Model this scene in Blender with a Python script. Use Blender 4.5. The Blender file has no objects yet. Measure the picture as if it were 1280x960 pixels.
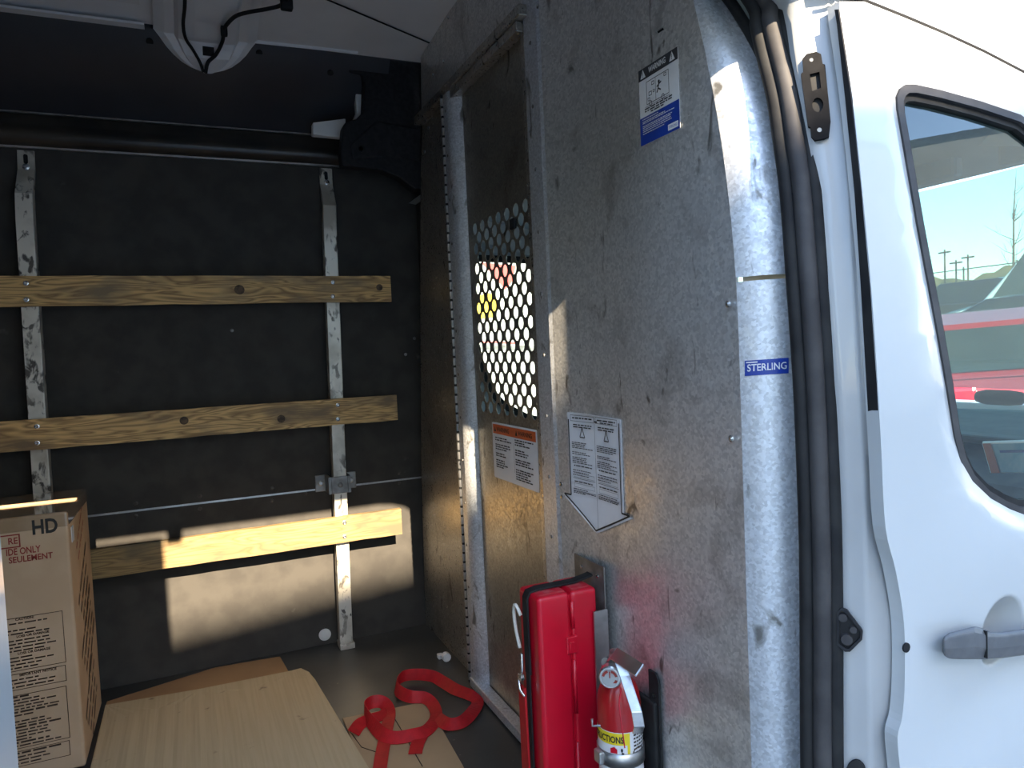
import bpy, bmesh, math, random
from mathutils import Vector, Matrix, geometry
random.seed(7)
scn = bpy.context.scene
C = scn.collection
# ------------------------------------------------------------------ camera
F = 905.0
R = Matrix(((0.91172224, -0.06042406, 0.40633912),
            (-0.40834685, -0.0252066, 0.91247876),
            (-0.04489325, -0.99785448, -0.04765539)))   # camera(x right, y down, z forward) -> world
cam = bpy.data.cameras.new('camera'); cam.sensor_width = 36; cam.lens = F / 1280 * 36
cam.clip_start = 0.02; cam.clip_end = 500
cam_o = bpy.data.objects.new('camera', cam); C.objects.link(cam_o); scn.camera = cam_o
M = Matrix.Identity(4)
for i in range(3):
    M[i][0] = R[i][0]; M[i][1] = -R[i][1]; M[i][2] = -R[i][2]
cam_o.matrix_world = M                                   # camera at the origin; van floor at z=-0.92, ground at z=-1.62
# ------------------------------------------------------------------ sky, sun, exposure
ELEV = math.atan(0.60)
w = bpy.data.worlds.new('sky'); scn.world = w; w.use_nodes = True
nt = w.node_tree; nt.nodes.clear()
sk = nt.nodes.new('ShaderNodeTexSky'); sk.sky_type = 'NISHITA'; sk.sun_disc = False
sk.sun_elevation = ELEV; sk.sun_rotation = math.pi; sk.air_density = 1.0; sk.dust_density = 0.4; sk.ozone_density = 1.0
bg = nt.nodes.new('ShaderNodeBackground'); bg.inputs[1].default_value = 0.26
wo = nt.nodes.new('ShaderNodeOutputWorld')
nt.links.new(sk.outputs[0], bg.inputs[0]); nt.links.new(bg.outputs[0], wo.inputs[0])
sun = bpy.data.lights.new('sun', 'SUN'); sun.energy = 7.0; sun.angle = 0.0093; sun.color = (1.0, 0.82, 0.58)
sun_o = bpy.data.objects.new('sun', sun); C.objects.link(sun_o)
sun_o.rotation_euler = Vector((0.0, 1.0, -0.60)).to_track_quat('-Z', 'Y').to_euler()
sun_o.location = (0, -6, 8)
vs = scn.view_settings
vs.view_transform = 'Standard'; vs.look = 'None'; vs.gamma = 1.0; vs.use_curve_mapping = False
vs.exposure = 2.05

# ------------------------------------------------------------------ helpers
def ray(x, y): return R @ Vector((x - 640, y - 480, F))
def onX(x, y, c): d = ray(x, y); return d * (c / d.x)
def onY(x, y, c): d = ray(x, y); return d * (c / d.y)
def onZ(x, y, c): d = ray(x, y); return d * (c / d.z)
XP = 0.685; YW = 2.35; ZF = -0.92; ZG = -1.62

def tag(o, label=None, cat=None, group=None, kind=None):
    if label: o['label'] = label
    if cat: o['category'] = cat
    if group: o['group'] = group
    if kind: o['kind'] = kind
    return o
def setp(o, parent):
    if parent is not None:
        o.parent = parent; o.matrix_parent_inverse = parent.matrix_world.inverted()
def empty(name, loc, label=None, cat=None, group=None, kind=None):
    o = bpy.data.objects.new(name, None); C.objects.link(o); o.empty_display_size = 0.05
    o.matrix_world = Matrix.Translation(Vector(loc))
    o.location = loc
    return tag(o, label, cat, group, kind)
def link(name, me, mat, parent=None, smooth=False, bevel=0, seg=2):
    if mat is not None: me.materials.append(mat)
    if smooth:
        for p in me.polygons: p.use_smooth = True
    o = bpy.data.objects.new(name, me); C.objects.link(o); setp(o, parent)
    if bevel:
        b = o.modifiers.new('bevel', 'BEVEL'); b.width = bevel; b.segments = seg; b.limit_method = 'ANGLE'; b.angle_limit = 0.6
    return o
def from_data(name, vs_, fs_, mat, parent=None, smooth=False, bevel=0, seg=2):
    me = bpy.data.meshes.new(name); me.from_pydata([tuple(v) for v in vs_], [], fs_); me.update()
    bm = bmesh.new(); bm.from_mesh(me); bmesh.ops.recalc_face_normals(bm, faces=bm.faces); bm.to_mesh(me); bm.free()
    return link(name, me, mat, parent, smooth, bevel, seg)
class MB:
    def __init__(s): s.v = []; s.f = []
    def add(s, vs_, fs_):
        n = len(s.v); s.v += [Vector(v) for v in vs_]; s.f += [tuple(i + n for i in f) for f in fs_]; return s
    def box(s, a, b):
        (x0, y0, z0), (x1, y1, z1) = a, b
        return s.add([(x0,y0,z0),(x1,y0,z0),(x1,y1,z0),(x0,y1,z0),(x0,y0,z1),(x1,y0,z1),(x1,y1,z1),(x0,y1,z1)],
                     [(0,3,2,1),(4,5,6,7),(0,1,5,4),(1,2,6,5),(2,3,7,6),(3,0,4,7)])
    def hexa(s, p):   # eight corners, bottom loop then top loop
        return s.add(p, [(0,3,2,1),(4,5,6,7),(0,1,5,4),(1,2,6,5),(2,3,7,6),(3,0,4,7)])
    def prism(s, pts, off):
        n = len(pts); off = Vector(off); a = [Vector(p) for p in pts]
        return s.add(a + [p + off for p in a], [tuple(range(n)), tuple(range(2*n-1, n-1, -1))] + [(i, i+n, (i+1) % n + n, (i+1) % n) for i in range(n)])
    def tube(s, pts, r, n=10, closed=False, cap=True):
        pts = [Vector(p) for p in pts]; N = len(pts); rings = []
        up = None
        for i, p in enumerate(pts):
            t = (pts[min(i+1, N-1)] - pts[max(i-1, 0)]).normalized()
            if up is None:
                up = t.orthogonal().normalized()
            up = (up - t * up.dot(t)).normalized(); sd = t.cross(up)
            rr = r[i] if isinstance(r, (list, tuple)) else r
            rings.append([p + (up * math.cos(2*math.pi*k/n) + sd * math.sin(2*math.pi*k/n)) * rr for k in range(n)])
        vs_ = [v for rg in rings for v in rg]; fs_ = []
        for i in range(N-1):
            for k in range(n):
                fs_.append((i*n+k, i*n+(k+1) % n, (i+1)*n+(k+1) % n, (i+1)*n+k))
        if cap: fs_ += [tuple(range(n-1, -1, -1)), tuple((N-1)*n + k for k in range(n))]
        return s.add(vs_, fs_)
    def lathe(s, prof, c, axis='z', n=24):   # prof: (radius, height)
        c = Vector(c); vs_ = []; fs_ = []
        for r, h in prof:
            for k in range(n):
                a = 2*math.pi*k/n; u, v_ = r*math.cos(a), r*math.sin(a)
                vs_.append(c + (Vector((u, v_, h)) if axis == 'z' else Vector((h, u, v_)) if axis == 'x' else Vector((v_, h, u))))
        for i in range(len(prof)-1):
            for k in range(n):
                fs_.append((i*n+k, i*n+(k+1) % n, (i+1)*n+(k+1) % n, (i+1)*n+k))
        fs_ += [tuple(range(n-1, -1, -1)), tuple((len(prof)-1)*n+k for k in range(n))]
        return s.add(vs_, fs_)
    def quad(s, a, b, c, d): return s.add([a, b, c, d], [(0, 1, 2, 3)])
    def grid(s, rows):
        m = len(rows[0]); vs_ = [v for r in rows for v in r]
        return s.add(vs_, [(i*m+k, i*m+k+1, (i+1)*m+k+1, (i+1)*m+k) for i in range(len(rows)-1) for k in range(m-1)])
    def build(s, name, mat, parent=None, smooth=False, bevel=0, seg=2):
        return from_data(name, s.v, s.f, mat, parent, smooth, bevel, seg)
def inside(p, poly):
    x, y = p; r = False; n = len(poly); j = n - 1
    for i in range(n):
        xi, yi = poly[i]; xj, yj = poly[j]
        if (yi > y) != (yj > y) and x < (xj - xi) * (y - yi) / (yj - yi) + xi: r = not r
        j = i
    return r
def plate(name, outline, holes, mp, t, mat, parent=None, extra=(), smooth=False):
    """flat or curved sheet with holes; mp(u, v, depth) -> world"""
    vs_ = [Vector(p) for p in outline]; ed = [(i, (i+1) % len(outline)) for i in range(len(outline))]
    for h in holes:
        n = len(vs_); vs_ += [Vector(p) for p in h]; ed += [(n+i, n+(i+1) % len(h)) for i in range(len(h))]
    vs_ += [Vector(p) for p in extra if inside(p, outline) and not any(inside(p, h) for h in holes)]
    v2, _, f2, *_r = geometry.delaunay_2d_cdt(vs_, ed, [], 0, 1e-6)
    fs_ = []
    for f in f2:
        c = sum((v2[i] for i in f), Vector((0, 0))) / len(f)
        if inside(c, outline) and not any(inside(c, h) for h in holes): fs_.append(tuple(f))
    n = len(v2); cnt = {}
    for f in fs_:
        for a, b in zip(f, f[1:] + f[:1]): cnt[(a, b)] = 1
    V = [mp(p.x, p.y, 0) for p in v2]; FF = list(fs_)
    if t:
        V += [mp(p.x, p.y, t) for p in v2]; FF += [tuple(i + n for i in reversed(f)) for f in fs_]
        for (a, b) in list(cnt):
            if (b, a) not in cnt:
                m = len(V); V += [V[a], V[b], V[b+n], V[a+n]]; FF.append((m+1, m, m+3, m+2))
    me = bpy.data.meshes.new(name); me.from_pydata([tuple(v) for v in V], [], FF); me.update()
    o = link(name, me, mat, parent, smooth); return o
def circ(cx, cy, r, n=14, ry=None): return [(cx + r*math.cos(2*math.pi*k/n), cy + (ry or r)*math.sin(2*math.pi*k/n)) for k in range(n)]
def rrect(x0, y0, x1, y1, r, n=4):
    out = []
    for cx, cy, a in ((x1-r, y1-r, 0), (x0+r, y1-r, 90), (x0+r, y0+r, 180), (x1-r, y0+r, 270)):
        for k in range(n+1):
            t = math.radians(a + 90*k/n); out.append((cx + r*math.cos(t), cy + r*math.sin(t)))
    return out
def lerp(a, b, t): return a + (b - a) * t
def interp(tab, x):
    if x <= tab[0][0]: return tab[0][1]
    for (a, va), (b, vb) in zip(tab, tab[1:]):
        if x <= b: return va + (vb - va) * (x - a) / (b - a)
    return tab[-1][1]
def smooth_path(pts, k=6):
    pts = [Vector(p) for p in pts]; out = []
    for i in range(len(pts)-1):
        p0, p1, p2, p3 = pts[max(i-1, 0)], pts[i], pts[i+1], pts[min(i+2, len(pts)-1)]
        for j in range(k):
            t = j / k
            out.append(0.5*((2*p1) + (p2-p0)*t + (2*p0-5*p1+4*p2-p3)*t*t + (3*p1-p0-3*p2+p3)*t**3))
    return out + [pts[-1]]

# text as mesh on a plane: o origin, u right, v up
def text_mesh(s, bold=0.0):
    cu = bpy.data.curves.new('t', 'FONT'); cu.body = s; cu.size = 1; cu.offset = bold; cu.resolution_u = 3
    ob = bpy.data.objects.new('t', cu)
    me = bpy.data.meshes.new_from_object(ob); bpy.data.objects.remove(ob); bpy.data.curves.remove(cu)
    return me
def text(name, s, o, u, v, width, height, mat, parent, bold=0.0, bend=None):
    me = text_mesh(s, bold); o = Vector(o); u = Vector(u); v = Vector(v)
    xs = [p.co.x for p in me.vertices]; ys = [p.co.y for p in me.vertices]
    x0, x1, y0, y1 = min(xs), max(xs), min(ys), max(ys)
    if height is None: height = width * (y1-y0) / (x1-x0)
    for p in me.vertices:
        a = (p.co.x - x0) / (x1 - x0) * width; b = (p.co.y - y0) / (y1 - y0) * height
        p.co = bend(a, b) if bend else o + u*a + v*b
    return link(name, me, mat, parent)
def rect_uv(mb, o, u, v, a0, b0, a1, b1):
    o = Vector(o); u = Vector(u); v = Vector(v)
    mb.quad(o+u*a0+v*b0, o+u*a1+v*b0, o+u*a1+v*b1, o+u*a0+v*b1)
def words(mb, o, u, v, a0, a1, b, h, rnd, wmin=0.35, wmax=1.0):
    """one line of print too small to read: word-length dashes"""
    a = a0; end = lerp(a0, a1, rnd.uniform(wmin, wmax))
    while a < end - h:
        l = min(rnd.uniform(1.2, 4.5) * h, end - a); rect_uv(mb, o, u, v, a, b, a + l, b + h * 0.62); a += l + h * 0.6
def frame_uv(mb, o, u, v, a0, b0, a1, b1, t):
    rect_uv(mb, o, u, v, a0, b0, a1, b0+t); rect_uv(mb, o, u, v, a0, b1-t, a1, b1)
    rect_uv(mb, o, u, v, a0, b0, a0+t, b1); rect_uv(mb, o, u, v, a1-t, b0, a1, b1)

# ------------------------------------------------------------------ materials
def mat(name, col, rough=0.5, metal=0.0, col2=None, scale=8.0, mapscale=(1, 1, 1), lo=0.4, hi=0.6, bump=0.0, bscale=None, rough2=None,
        coat=0.0, detail=6.0, col3=None, scale3=3.0, lo3=0.6, hi3=0.7, spec=None, distort=0.0, emit=None):
    m = bpy.data.materials.new(name); m.use_nodes = True; t = m.node_tree; N = t.nodes; L = t.links
    b = N['Principled BSDF']
    b.inputs['Base Color'].default_value = (*col, 1); b.inputs['Roughness'].default_value = rough; b.inputs['Metallic'].default_value = metal
    if coat: b.inputs['Coat Weight'].default_value = coat; b.inputs['Coat Roughness'].default_value = 0.05
    if spec is not None: b.inputs['Specular IOR Level'].default_value = spec
    if emit: b.inputs['Emission Color'].default_value = (*emit[0], 1); b.inputs['Emission Strength'].default_value = emit[1]
    tc = N.new('ShaderNodeTexCoord'); mp = N.new('ShaderNodeMapping'); mp.inputs['Scale'].default_value = mapscale
    L.new(tc.outputs['Object'], mp.inputs[0])
    out = None
    if col2:
        n = N.new('ShaderNodeTexNoise'); n.inputs['Scale'].default_value = scale; n.inputs['Detail'].default_value = detail; n.inputs['Distortion'].default_value = distort
        L.new(mp.outputs[0], n.inputs[0])
        r = N.new('ShaderNodeMapRange'); r.inputs['From Min'].default_value = lo; r.inputs['From Max'].default_value = hi; L.new(n.outputs[0], r.inputs[0])
        mx = N.new('ShaderNodeMix'); mx.data_type = 'RGBA'; mx.inputs[6].default_value = (*col, 1); mx.inputs[7].default_value = (*col2, 1)
        L.new(r.outputs[0], mx.inputs[0]); out = mx.outputs[2]
        if rough2 is not None:
            rr = N.new('ShaderNodeMapRange'); rr.inputs['From Min'].default_value = lo; rr.inputs['From Max'].default_value = hi
            rr.inputs['To Min'].default_value = rough; rr.inputs['To Max'].default_value = rough2; L.new(n.outputs[0], rr.inputs[0]); L.new(rr.outputs[0], b.inputs['Roughness'])
        if col3:
            n3 = N.new('ShaderNodeTexNoise'); n3.inputs['Scale'].default_value = scale3; n3.inputs['Detail'].default_value = 8; L.new(tc.outputs['Object'], n3.inputs[0])
            r3 = N.new('ShaderNodeMapRange'); r3.inputs['From Min'].default_value = lo3; r3.inputs['From Max'].default_value = hi3; L.new(n3.outputs[0], r3.inputs[0])
            m3 = N.new('ShaderNodeMix'); m3.data_type = 'RGBA'; m3.inputs[7].default_value = (*col3, 1); L.new(out, m3.inputs[6]); L.new(r3.outputs[0], m3.inputs[0]); out = m3.outputs[2]
        L.new(out, b.inputs['Base Color'])
    if bump:
        n2 = N.new('ShaderNodeTexNoise'); n2.inputs['Scale'].default_value = bscale or scale * 4; n2.inputs['Detail'].default_value = 4; L.new(mp.outputs[0], n2.inputs[0])
        bp = N.new('ShaderNodeBump'); bp.inputs['Strength'].default_value = bump; bp.inputs['Distance'].default_value = 0.004; L.new(n2.outputs[0], bp.inputs['Height']); L.new(bp.outputs[0], b.inputs['Normal'])
    return m
def galv(name, base, dark, metal, rough, spangle=220):
    m = mat(name, base, rough, metal, dark, 9.0, lo=0.56, hi=0.72, detail=9, distort=0.6)
    t = m.node_tree; N = t.nodes; L = t.links; b = N['Principled BSDF']
    tc = [n for n in N if n.type == 'TEX_COORD'][0]
    v = N.new('ShaderNodeTexVoronoi'); v.inputs['Scale'].default_value = spangle; L.new(tc.outputs['Object'], v.inputs[0])
    mr = N.new('ShaderNodeMapRange'); mr.inputs['To Min'].default_value = rough - 0.1; mr.inputs['To Max'].default_value = rough + 0.13
    sp = N.new('ShaderNodeSeparateColor'); L.new(v.outputs['Color'], sp.inputs[0]); L.new(sp.outputs[0], mr.inputs[0]); L.new(mr.outputs[0], b.inputs['Roughness'])
    src = b.inputs['Base Color'].links[0].from_socket
    m2 = N.new('ShaderNodeMix'); m2.data_type = 'RGBA'; m2.blend_type = 'MULTIPLY'; m2.inputs[0].default_value = 1
    mc = N.new('ShaderNodeMapRange'); mc.inputs['To Min'].default_value = 0.78; mc.inputs['To Max'].default_value = 1.1; L.new(sp.outputs[1], mc.inputs[0])
    cc = N.new('ShaderNodeCombineColor')
    for i in range(3): L.new(mc.outputs[0], cc.inputs[i])
    # long vertical scuffs
    n = N.new('ShaderNodeTexNoise'); n.inputs['Scale'].default_value = 26; n.inputs['Detail'].default_value = 5; n.inputs['Distortion'].default_value = 1.2
    mp = N.new('ShaderNodeMapping'); mp.inputs['Scale'].default_value = (1, 1, 0.45); L.new(tc.outputs['Object'], mp.inputs[0]); L.new(mp.outputs[0], n.inputs[0])
    r3 = N.new('ShaderNodeMapRange'); r3.inputs['From Min'].default_value = 0.635; r3.inputs['From Max'].default_value = 0.72; L.new(n.outputs[0], r3.inputs[0])
    m3 = N.new('ShaderNodeMix'); m3.data_type = 'RGBA'; m3.inputs[7].default_value = (dark[0]*0.35, dark[1]*0.33, dark[2]*0.3, 1)
    L.new(src, m2.inputs[6]); L.new(cc.outputs[0], m2.inputs[7]); L.new(m2.outputs[2], m3.inputs[6]); L.new(r3.outputs[0], m3.inputs[0]); L.new(m3.outputs[2], b.inputs['Base Color'])
    return m
def glass_mat(name, tint, refl=0.08):
    m = bpy.data.materials.new(name); m.use_nodes = True; t = m.node_tree; N = t.nodes; N.clear(); L = t.links
    tr = N.new('ShaderNodeBsdfTransparent'); tr.inputs[0].default_value = (*tint, 1)
    gl = N.new('ShaderNodeBsdfGlossy'); gl.inputs['Roughness'].default_value = 0.01; gl.inputs[0].default_value = (0.95, 1, 1, 1)
    lw = N.new('ShaderNodeLayerWeight'); lw.inputs[0].default_value = 0.5
    pw = N.new('ShaderNodeMath'); pw.operation = 'POWER'; pw.inputs[1].default_value = 5; L.new(lw.outputs['Facing'], pw.inputs[0])
    fr = N.new('ShaderNodeMath'); fr.operation = 'MULTIPLY_ADD'; fr.inputs[1].default_value = 0.92; fr.inputs[2].default_value = refl; L.new(pw.outputs[0], fr.inputs[0])
    mx = N.new('ShaderNodeMixShader'); o = N.new('ShaderNodeOutputMaterial')
    L.new(fr.outputs[0], mx.inputs[0]); L.new(tr.outputs[0], mx.inputs[1]); L.new(gl.outputs[0], mx.inputs[2]); L.new(mx.outputs[0], o.inputs[0])
    return m
def wood_mat(name, c1, c2, c3, seed):
    m = bpy.data.materials.new(name); m.use_nodes = True; t = m.node_tree; N = t.nodes; L = t.links; b = N['Principled BSDF']
    b.inputs['Roughness'].default_value = 0.65
    tc = N.new('ShaderNodeTexCoord'); mp = N.new('ShaderNodeMapping'); mp.inputs['Scale'].default_value = (1.6, 6, 14); mp.inputs['Location'].default_value = (seed, seed*2, 0)
    L.new(tc.outputs['Object'], mp.inputs[0])
    n = N.new('ShaderNodeTexNoise'); n.inputs['Scale'].default_value = 2.2; n.inputs['Detail'].default_value = 2; n.inputs['Distortion'].default_value = 0.5; L.new(mp.outputs[0], n.inputs[0])
    mu = N.new('ShaderNodeMath'); mu.operation = 'MULTIPLY'; mu.inputs[1].default_value = 19; L.new(n.outputs[0], mu.inputs[0])
    fr = N.new('ShaderNodeMath'); fr.operation = 'PINGPONG'; fr.inputs[1].default_value = 1; L.new(mu.outputs[0], fr.inputs[0])
    cr = N.new('ShaderNodeValToRGB'); cr.color_ramp.elements[0].color = (*c1, 1); cr.color_ramp.elements[1].color = (*c2, 1); cr.color_ramp.elements[0].position = 0.0; cr.color_ramp.elements[1].position = 0.8
    L.new(fr.outputs[0], cr.inputs[0])
    n2 = N.new('ShaderNodeTexNoise'); n2.inputs['Scale'].default_value = 5; n2.inputs['Detail'].default_value = 7; mp2 = N.new('ShaderNodeMapping'); mp2.inputs['Scale'].default_value = (1, 1, 2.5); mp2.inputs['Location'].default_value = (seed, 0, seed)
    L.new(tc.outputs['Object'], mp2.inputs[0]); L.new(mp2.outputs[0], n2.inputs[0])
    r = N.new('ShaderNodeMapRange'); r.inputs['From Min'].default_value = 0.48; r.inputs['From Max'].default_value = 0.64; L.new(n2.outputs[0], r.inputs[0])
    mx = N.new('ShaderNodeMix'); mx.data_type = 'RGBA'; mx.inputs[7].default_value = (*c3, 1); L.new(cr.outputs[0], mx.inputs[6]); L.new(r.outputs[0], mx.inputs[0])
    L.new(mx.outputs[2], b.inputs['Base Color'])
    return m

m_black = mat('black_panel', (0.054, 0.050, 0.046), 0.8, 0, (0.068, 0.063, 0.057), 14, col3=(0.13, 0.12, 0.11), scale3=16, lo3=0.72, hi3=0.8, spec=0.12)
m_satin = mat('satin_black_cove', (0.03, 0.033, 0.042), 0.4, 0, (0.042, 0.045, 0.053), 5)
m_rail = mat('black_steel_rail', (0.03, 0.028, 0.026), 0.3, 0.2, (0.06, 0.05, 0.04), 7)
m_plastic = mat('black_trim_plastic', (0.014, 0.014, 0.016), 0.6, 0, (0.022, 0.022, 0.024), 90, bump=0.2, spec=0.2)
m_ceil = mat('grey_roof_paint', (0.78, 0.78, 0.79), 0.5, 0, (0.72, 0.72, 0.73), 4)
m_head = mat('grey_headliner', (0.76, 0.75, 0.745), 0.7, 0, (0.71, 0.70, 0.695), 6)
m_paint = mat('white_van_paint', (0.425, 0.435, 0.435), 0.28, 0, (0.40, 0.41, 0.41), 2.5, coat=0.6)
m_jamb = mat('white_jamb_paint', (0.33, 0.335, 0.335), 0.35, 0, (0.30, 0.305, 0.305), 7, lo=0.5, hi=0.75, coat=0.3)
m_rubber = mat('black_rubber', (0.012, 0.012, 0.013), 0.7, 0, (0.02, 0.02, 0.02), 20, spec=0.2)
m_rubber2 = mat('grey_rubber', (0.032, 0.03, 0.031), 0.65, 0, (0.05, 0.047, 0.047), 18, spec=0.3)
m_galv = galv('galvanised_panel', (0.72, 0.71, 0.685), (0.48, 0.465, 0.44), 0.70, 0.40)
m_galv_l = galv('galvanised_flange', (0.66, 0.68, 0.71), (0.58, 0.60, 0.62), 0.6, 0.45, 260)
m_door = galv('scuffed_steel_door', (0.40, 0.375, 0.32), (0.27, 0.245, 0.20), 0.85, 0.38)  # warm reflected light is put into the steel's base colour
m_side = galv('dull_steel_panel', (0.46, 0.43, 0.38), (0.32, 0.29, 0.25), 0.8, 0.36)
m_alu = mat('bare_steel', (0.55, 0.55, 0.54), 0.35, 0.9, (0.42, 0.41, 0.40), 30)
m_dsteel = mat('dull_dark_steel', (0.30, 0.30, 0.29), 0.45, 0.7, (0.18, 0.17, 0.16), 24)
m_chrome = mat('bright_steel', (0.72, 0.72, 0.72), 0.25, 0.95, (0.6, 0.6, 0.6), 40)
m_post = mat('scuffed_pale_post', (0.72, 0.68, 0.60), 0.4, 0.3, (0.10, 0.09, 0.08), 55, mapscale=(1, 1, 0.5), lo=0.54, hi=0.62, detail=9, distort=0.5, col3=(0.46, 0.42, 0.35), scale3=8, lo3=0.45, hi3=0.62)
m_floor = mat('worn_dark_floor', (0.04, 0.041, 0.038), 0.4, 0, (0.095, 0.092, 0.082), 4.5, lo=0.42, hi=0.70, col3=(0.24, 0.22, 0.19), scale3=55, lo3=0.71, hi3=0.76, bump=0.15, rough2=0.55)
m_card = mat('brown_cardboard', (0.52, 0.345, 0.205), 0.75, 0, (0.58, 0.395, 0.245), 7, bump=0.05)
m_card_o = mat('orange_brown_cardboard', (0.40, 0.225, 0.105), 0.75, 0, (0.34, 0.19, 0.09), 6)
m_card_t = mat('tan_cardboard', (0.44, 0.30, 0.165), 0.7, 0, (0.36, 0.24, 0.13), 5, lo=0.4, hi=0.7)
m_card_g = mat('dusty_cardboard', (0.55, 0.425, 0.25), 0.85, 0, (0.51, 0.39, 0.225), 3.0, mapscale=(48, 1.2, 1), lo=0.42, hi=0.6, col3=(0.27, 0.19, 0.12), scale3=18, lo3=0.68, hi3=0.74)
m_tape = mat('clear_packing_tape', (0.36, 0.235, 0.135), 0.12, 0, (0.44, 0.30, 0.19), 9, coat=0.8)
m_inkb = mat('black_ink', (0.02, 0.018, 0.015), 0.7, 0, (0.03, 0.027, 0.022), 50)
m_inkbr = mat('brown_ink', (0.05, 0.028, 0.016), 0.7, 0, (0.07, 0.04, 0.022), 50)
m_inkr = mat('red_ink', (0.30, 0.03, 0.02), 0.7, 0, (0.26, 0.03, 0.02), 50)
m_red = mat('red_plastic', (0.55, 0.004, 0.022), 0.32, 0, (0.48, 0.004, 0.018), 10, coat=0.15)
m_redw = mat('faded_red_plastic', (0.55, 0.09, 0.10), 0.5, 0, (0.55, 0.004, 0.022), 60, lo=0.45, hi=0.6)
m_redp = mat('dusty_red_enamel', (0.42, 0.012, 0.015), 0.3, 0, (0.38, 0.06, 0.05), 26, lo=0.5, hi=0.72, coat=0.3)
m_strap = mat('red_webbing', (0.50, 0.006, 0.012), 0.6, 0, (0.42, 0.005, 0.010), 60, bump=0.1)
m_white = mat('white_vinyl', (0.72, 0.72, 0.73), 0.4, 0, (0.68, 0.68, 0.69), 20)
m_whitep = mat('white_plastic', (0.75, 0.74, 0.72), 0.5, 0, (0.7, 0.69, 0.67), 15)
m_blue = mat('blue_vinyl', (0.012, 0.045, 0.30), 0.35, 0, (0.012, 0.04, 0.26), 20)
m_navy = mat('dark_vinyl', (0.03, 0.03, 0.035), 0.4, 0, (0.04, 0.04, 0.045), 20)
m_orange = mat('orange_vinyl', (0.62, 0.10, 0.02), 0.45, 0, (0.55, 0.09, 0.02), 20)
m_yellow = mat('yellow_vinyl', (0.80, 0.62, 0.02), 0.4, 0, (0.76, 0.58, 0.02), 20)
m_grey_h = mat('grey_handle_plastic', (0.075, 0.077, 0.082), 0.5, 0, (0.09, 0.092, 0.098), 60)
m_glass = glass_mat('tinted_window_glass', (0.58, 0.70, 0.68))
m_wind = glass_mat('windscreen_glass', (0.30, 0.42, 0.37))
m_cabgrey = mat('cab_lining_sky_tint', (0.30, 0.34, 0.36), 0.8, 0, (0.27, 0.31, 0.33), 6)  # bluish tone paints the sky's reflection in the side glass
m_dash = mat('dashboard_plastic', (0.06, 0.06, 0.06), 0.6, 0, (0.08, 0.078, 0.072), 30)
m_asphalt = mat('asphalt', (0.36, 0.34, 0.31), 0.9, 0, (0.42, 0.40, 0.36), 1.5, bump=0.2, bscale=80)
m_wall_b = mat('building_cladding', (0.80, 0.73, 0.62), 0.7, 0, (0.76, 0.69, 0.58), 0.6)

# ------------------------------------------------------------------ ground and the building across the lot that shades the van
def gz(x): return ZG + 0.07 * max(0.0, x - 3.0)
g = MB(); xs = [-40, -20, 0, 3, 4, 8, 14, 22, 34, 60, 110]
g.grid([[(x, y, gz(x)) for x in xs] for y in (-40, -12, 0, 6, 14, 30, 70, 120)])
tag(g.build('ground', m_asphalt), 'grey asphalt lot the van stands on', 'ground', kind='structure')
bd = empty('warehouse_building', (0, -9, ZG), 'long pale warehouse building across the lot from the van', 'building')
eo = Vector((0.66, -9.0, -0.72 + 11.35*0.60)); ed = Vector((math.cos(math.radians(9)), math.sin(math.radians(9)), 0)); en = Vector((ed.y, -ed.x, 0))
p0 = eo - ed*26; p1 = eo + ed*16
def dn(p, z): return Vector((p.x, p.y, z))
mb = MB(); mb.hexa([dn(p0, ZG), dn(p1, ZG), dn(p1+en*12, ZG), dn(p0+en*12, ZG), dn(p0, eo.z-0.25), dn(p1, eo.z-0.25), dn(p1+en*12, eo.z-0.25), dn(p0+en*12, eo.z-0.25)])
mb.build('wall', m_wall_b, bd)
mb = MB(); q = en*-0.0; mb.hexa([dn(p0, eo.z-0.25), dn(p1, eo.z-0.25), dn(p1+en*12, eo.z-0.25), dn(p0+en*12, eo.z-0.25), dn(p0, eo.z), dn(p1, eo.z), dn(p1+en*12, eo.z), dn(p0+en*12, eo.z)])
mb.build('parapet', m_dsteel, bd)
for k in range(4):
    a = p0 + ed*(6 + 9*k) - en*0.03
    mb = MB(); mb.hexa([dn(a, ZG), dn(a+ed*3.5, ZG), dn(a+ed*3.5+en*0.1, ZG), dn(a+en*0.1, ZG), dn(a, ZG+3.6), dn(a+ed*3.5, ZG+3.6), dn(a+ed*3.5+en*0.1, ZG+3.6), dn(a+en*0.1, ZG+3.6)])
    mb.build('loading_door', m_whitep, bd)

# ------------------------------------------------------------------ van shell
XR = -2.6
fl = MB(); fl.box((XR, 0.66, ZF-0.05), (XP+0.03, 2.45, ZF)); tag(fl.build('floor', m_floor), 'dark worn cargo floor of the van', 'floor', kind='structure')

# driver-side wall: lower and middle boards with a metal seam strip, box rail, curved cove panel
wl = empty('wall_left', (0, YW, ZF), 'black panelled cargo wall on the driver side', 'wall', kind='structure')
ZS = -0.417
MB().box((XR, YW, ZF), (0.80, YW+0.03, ZS-0.002)).build('lower_board', m_black, wl)
MB().box((XR, YW, ZS+0.002), (0.80, YW+0.03, 0.607)).build('middle_board', m_black, wl)
MB().box((XR, YW-0.0015, ZS-0.003), (0.80, YW+0.01, ZS+0.0025)).build('seam_strip', m_alu, wl)
pr = [(2.352, 0.607), (2.335, 0.613), (2.325, 0.622), (2.318, 0.634), (2.322, 0.650), (2.336, 0.662), (2.342, 0.672), (2.344, 0.690), (2.352, 0.698)]
MB().grid([[(x, y, z) for y, z in pr] for x in (XR, -1, 0.56)]).build('box_rail', m_rail, wl, smooth=True)
MB().box((XR, 2.342, 0.6035), (0.50, 2.36, 0.609)).build('rail_lip', m_alu, wl)
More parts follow.
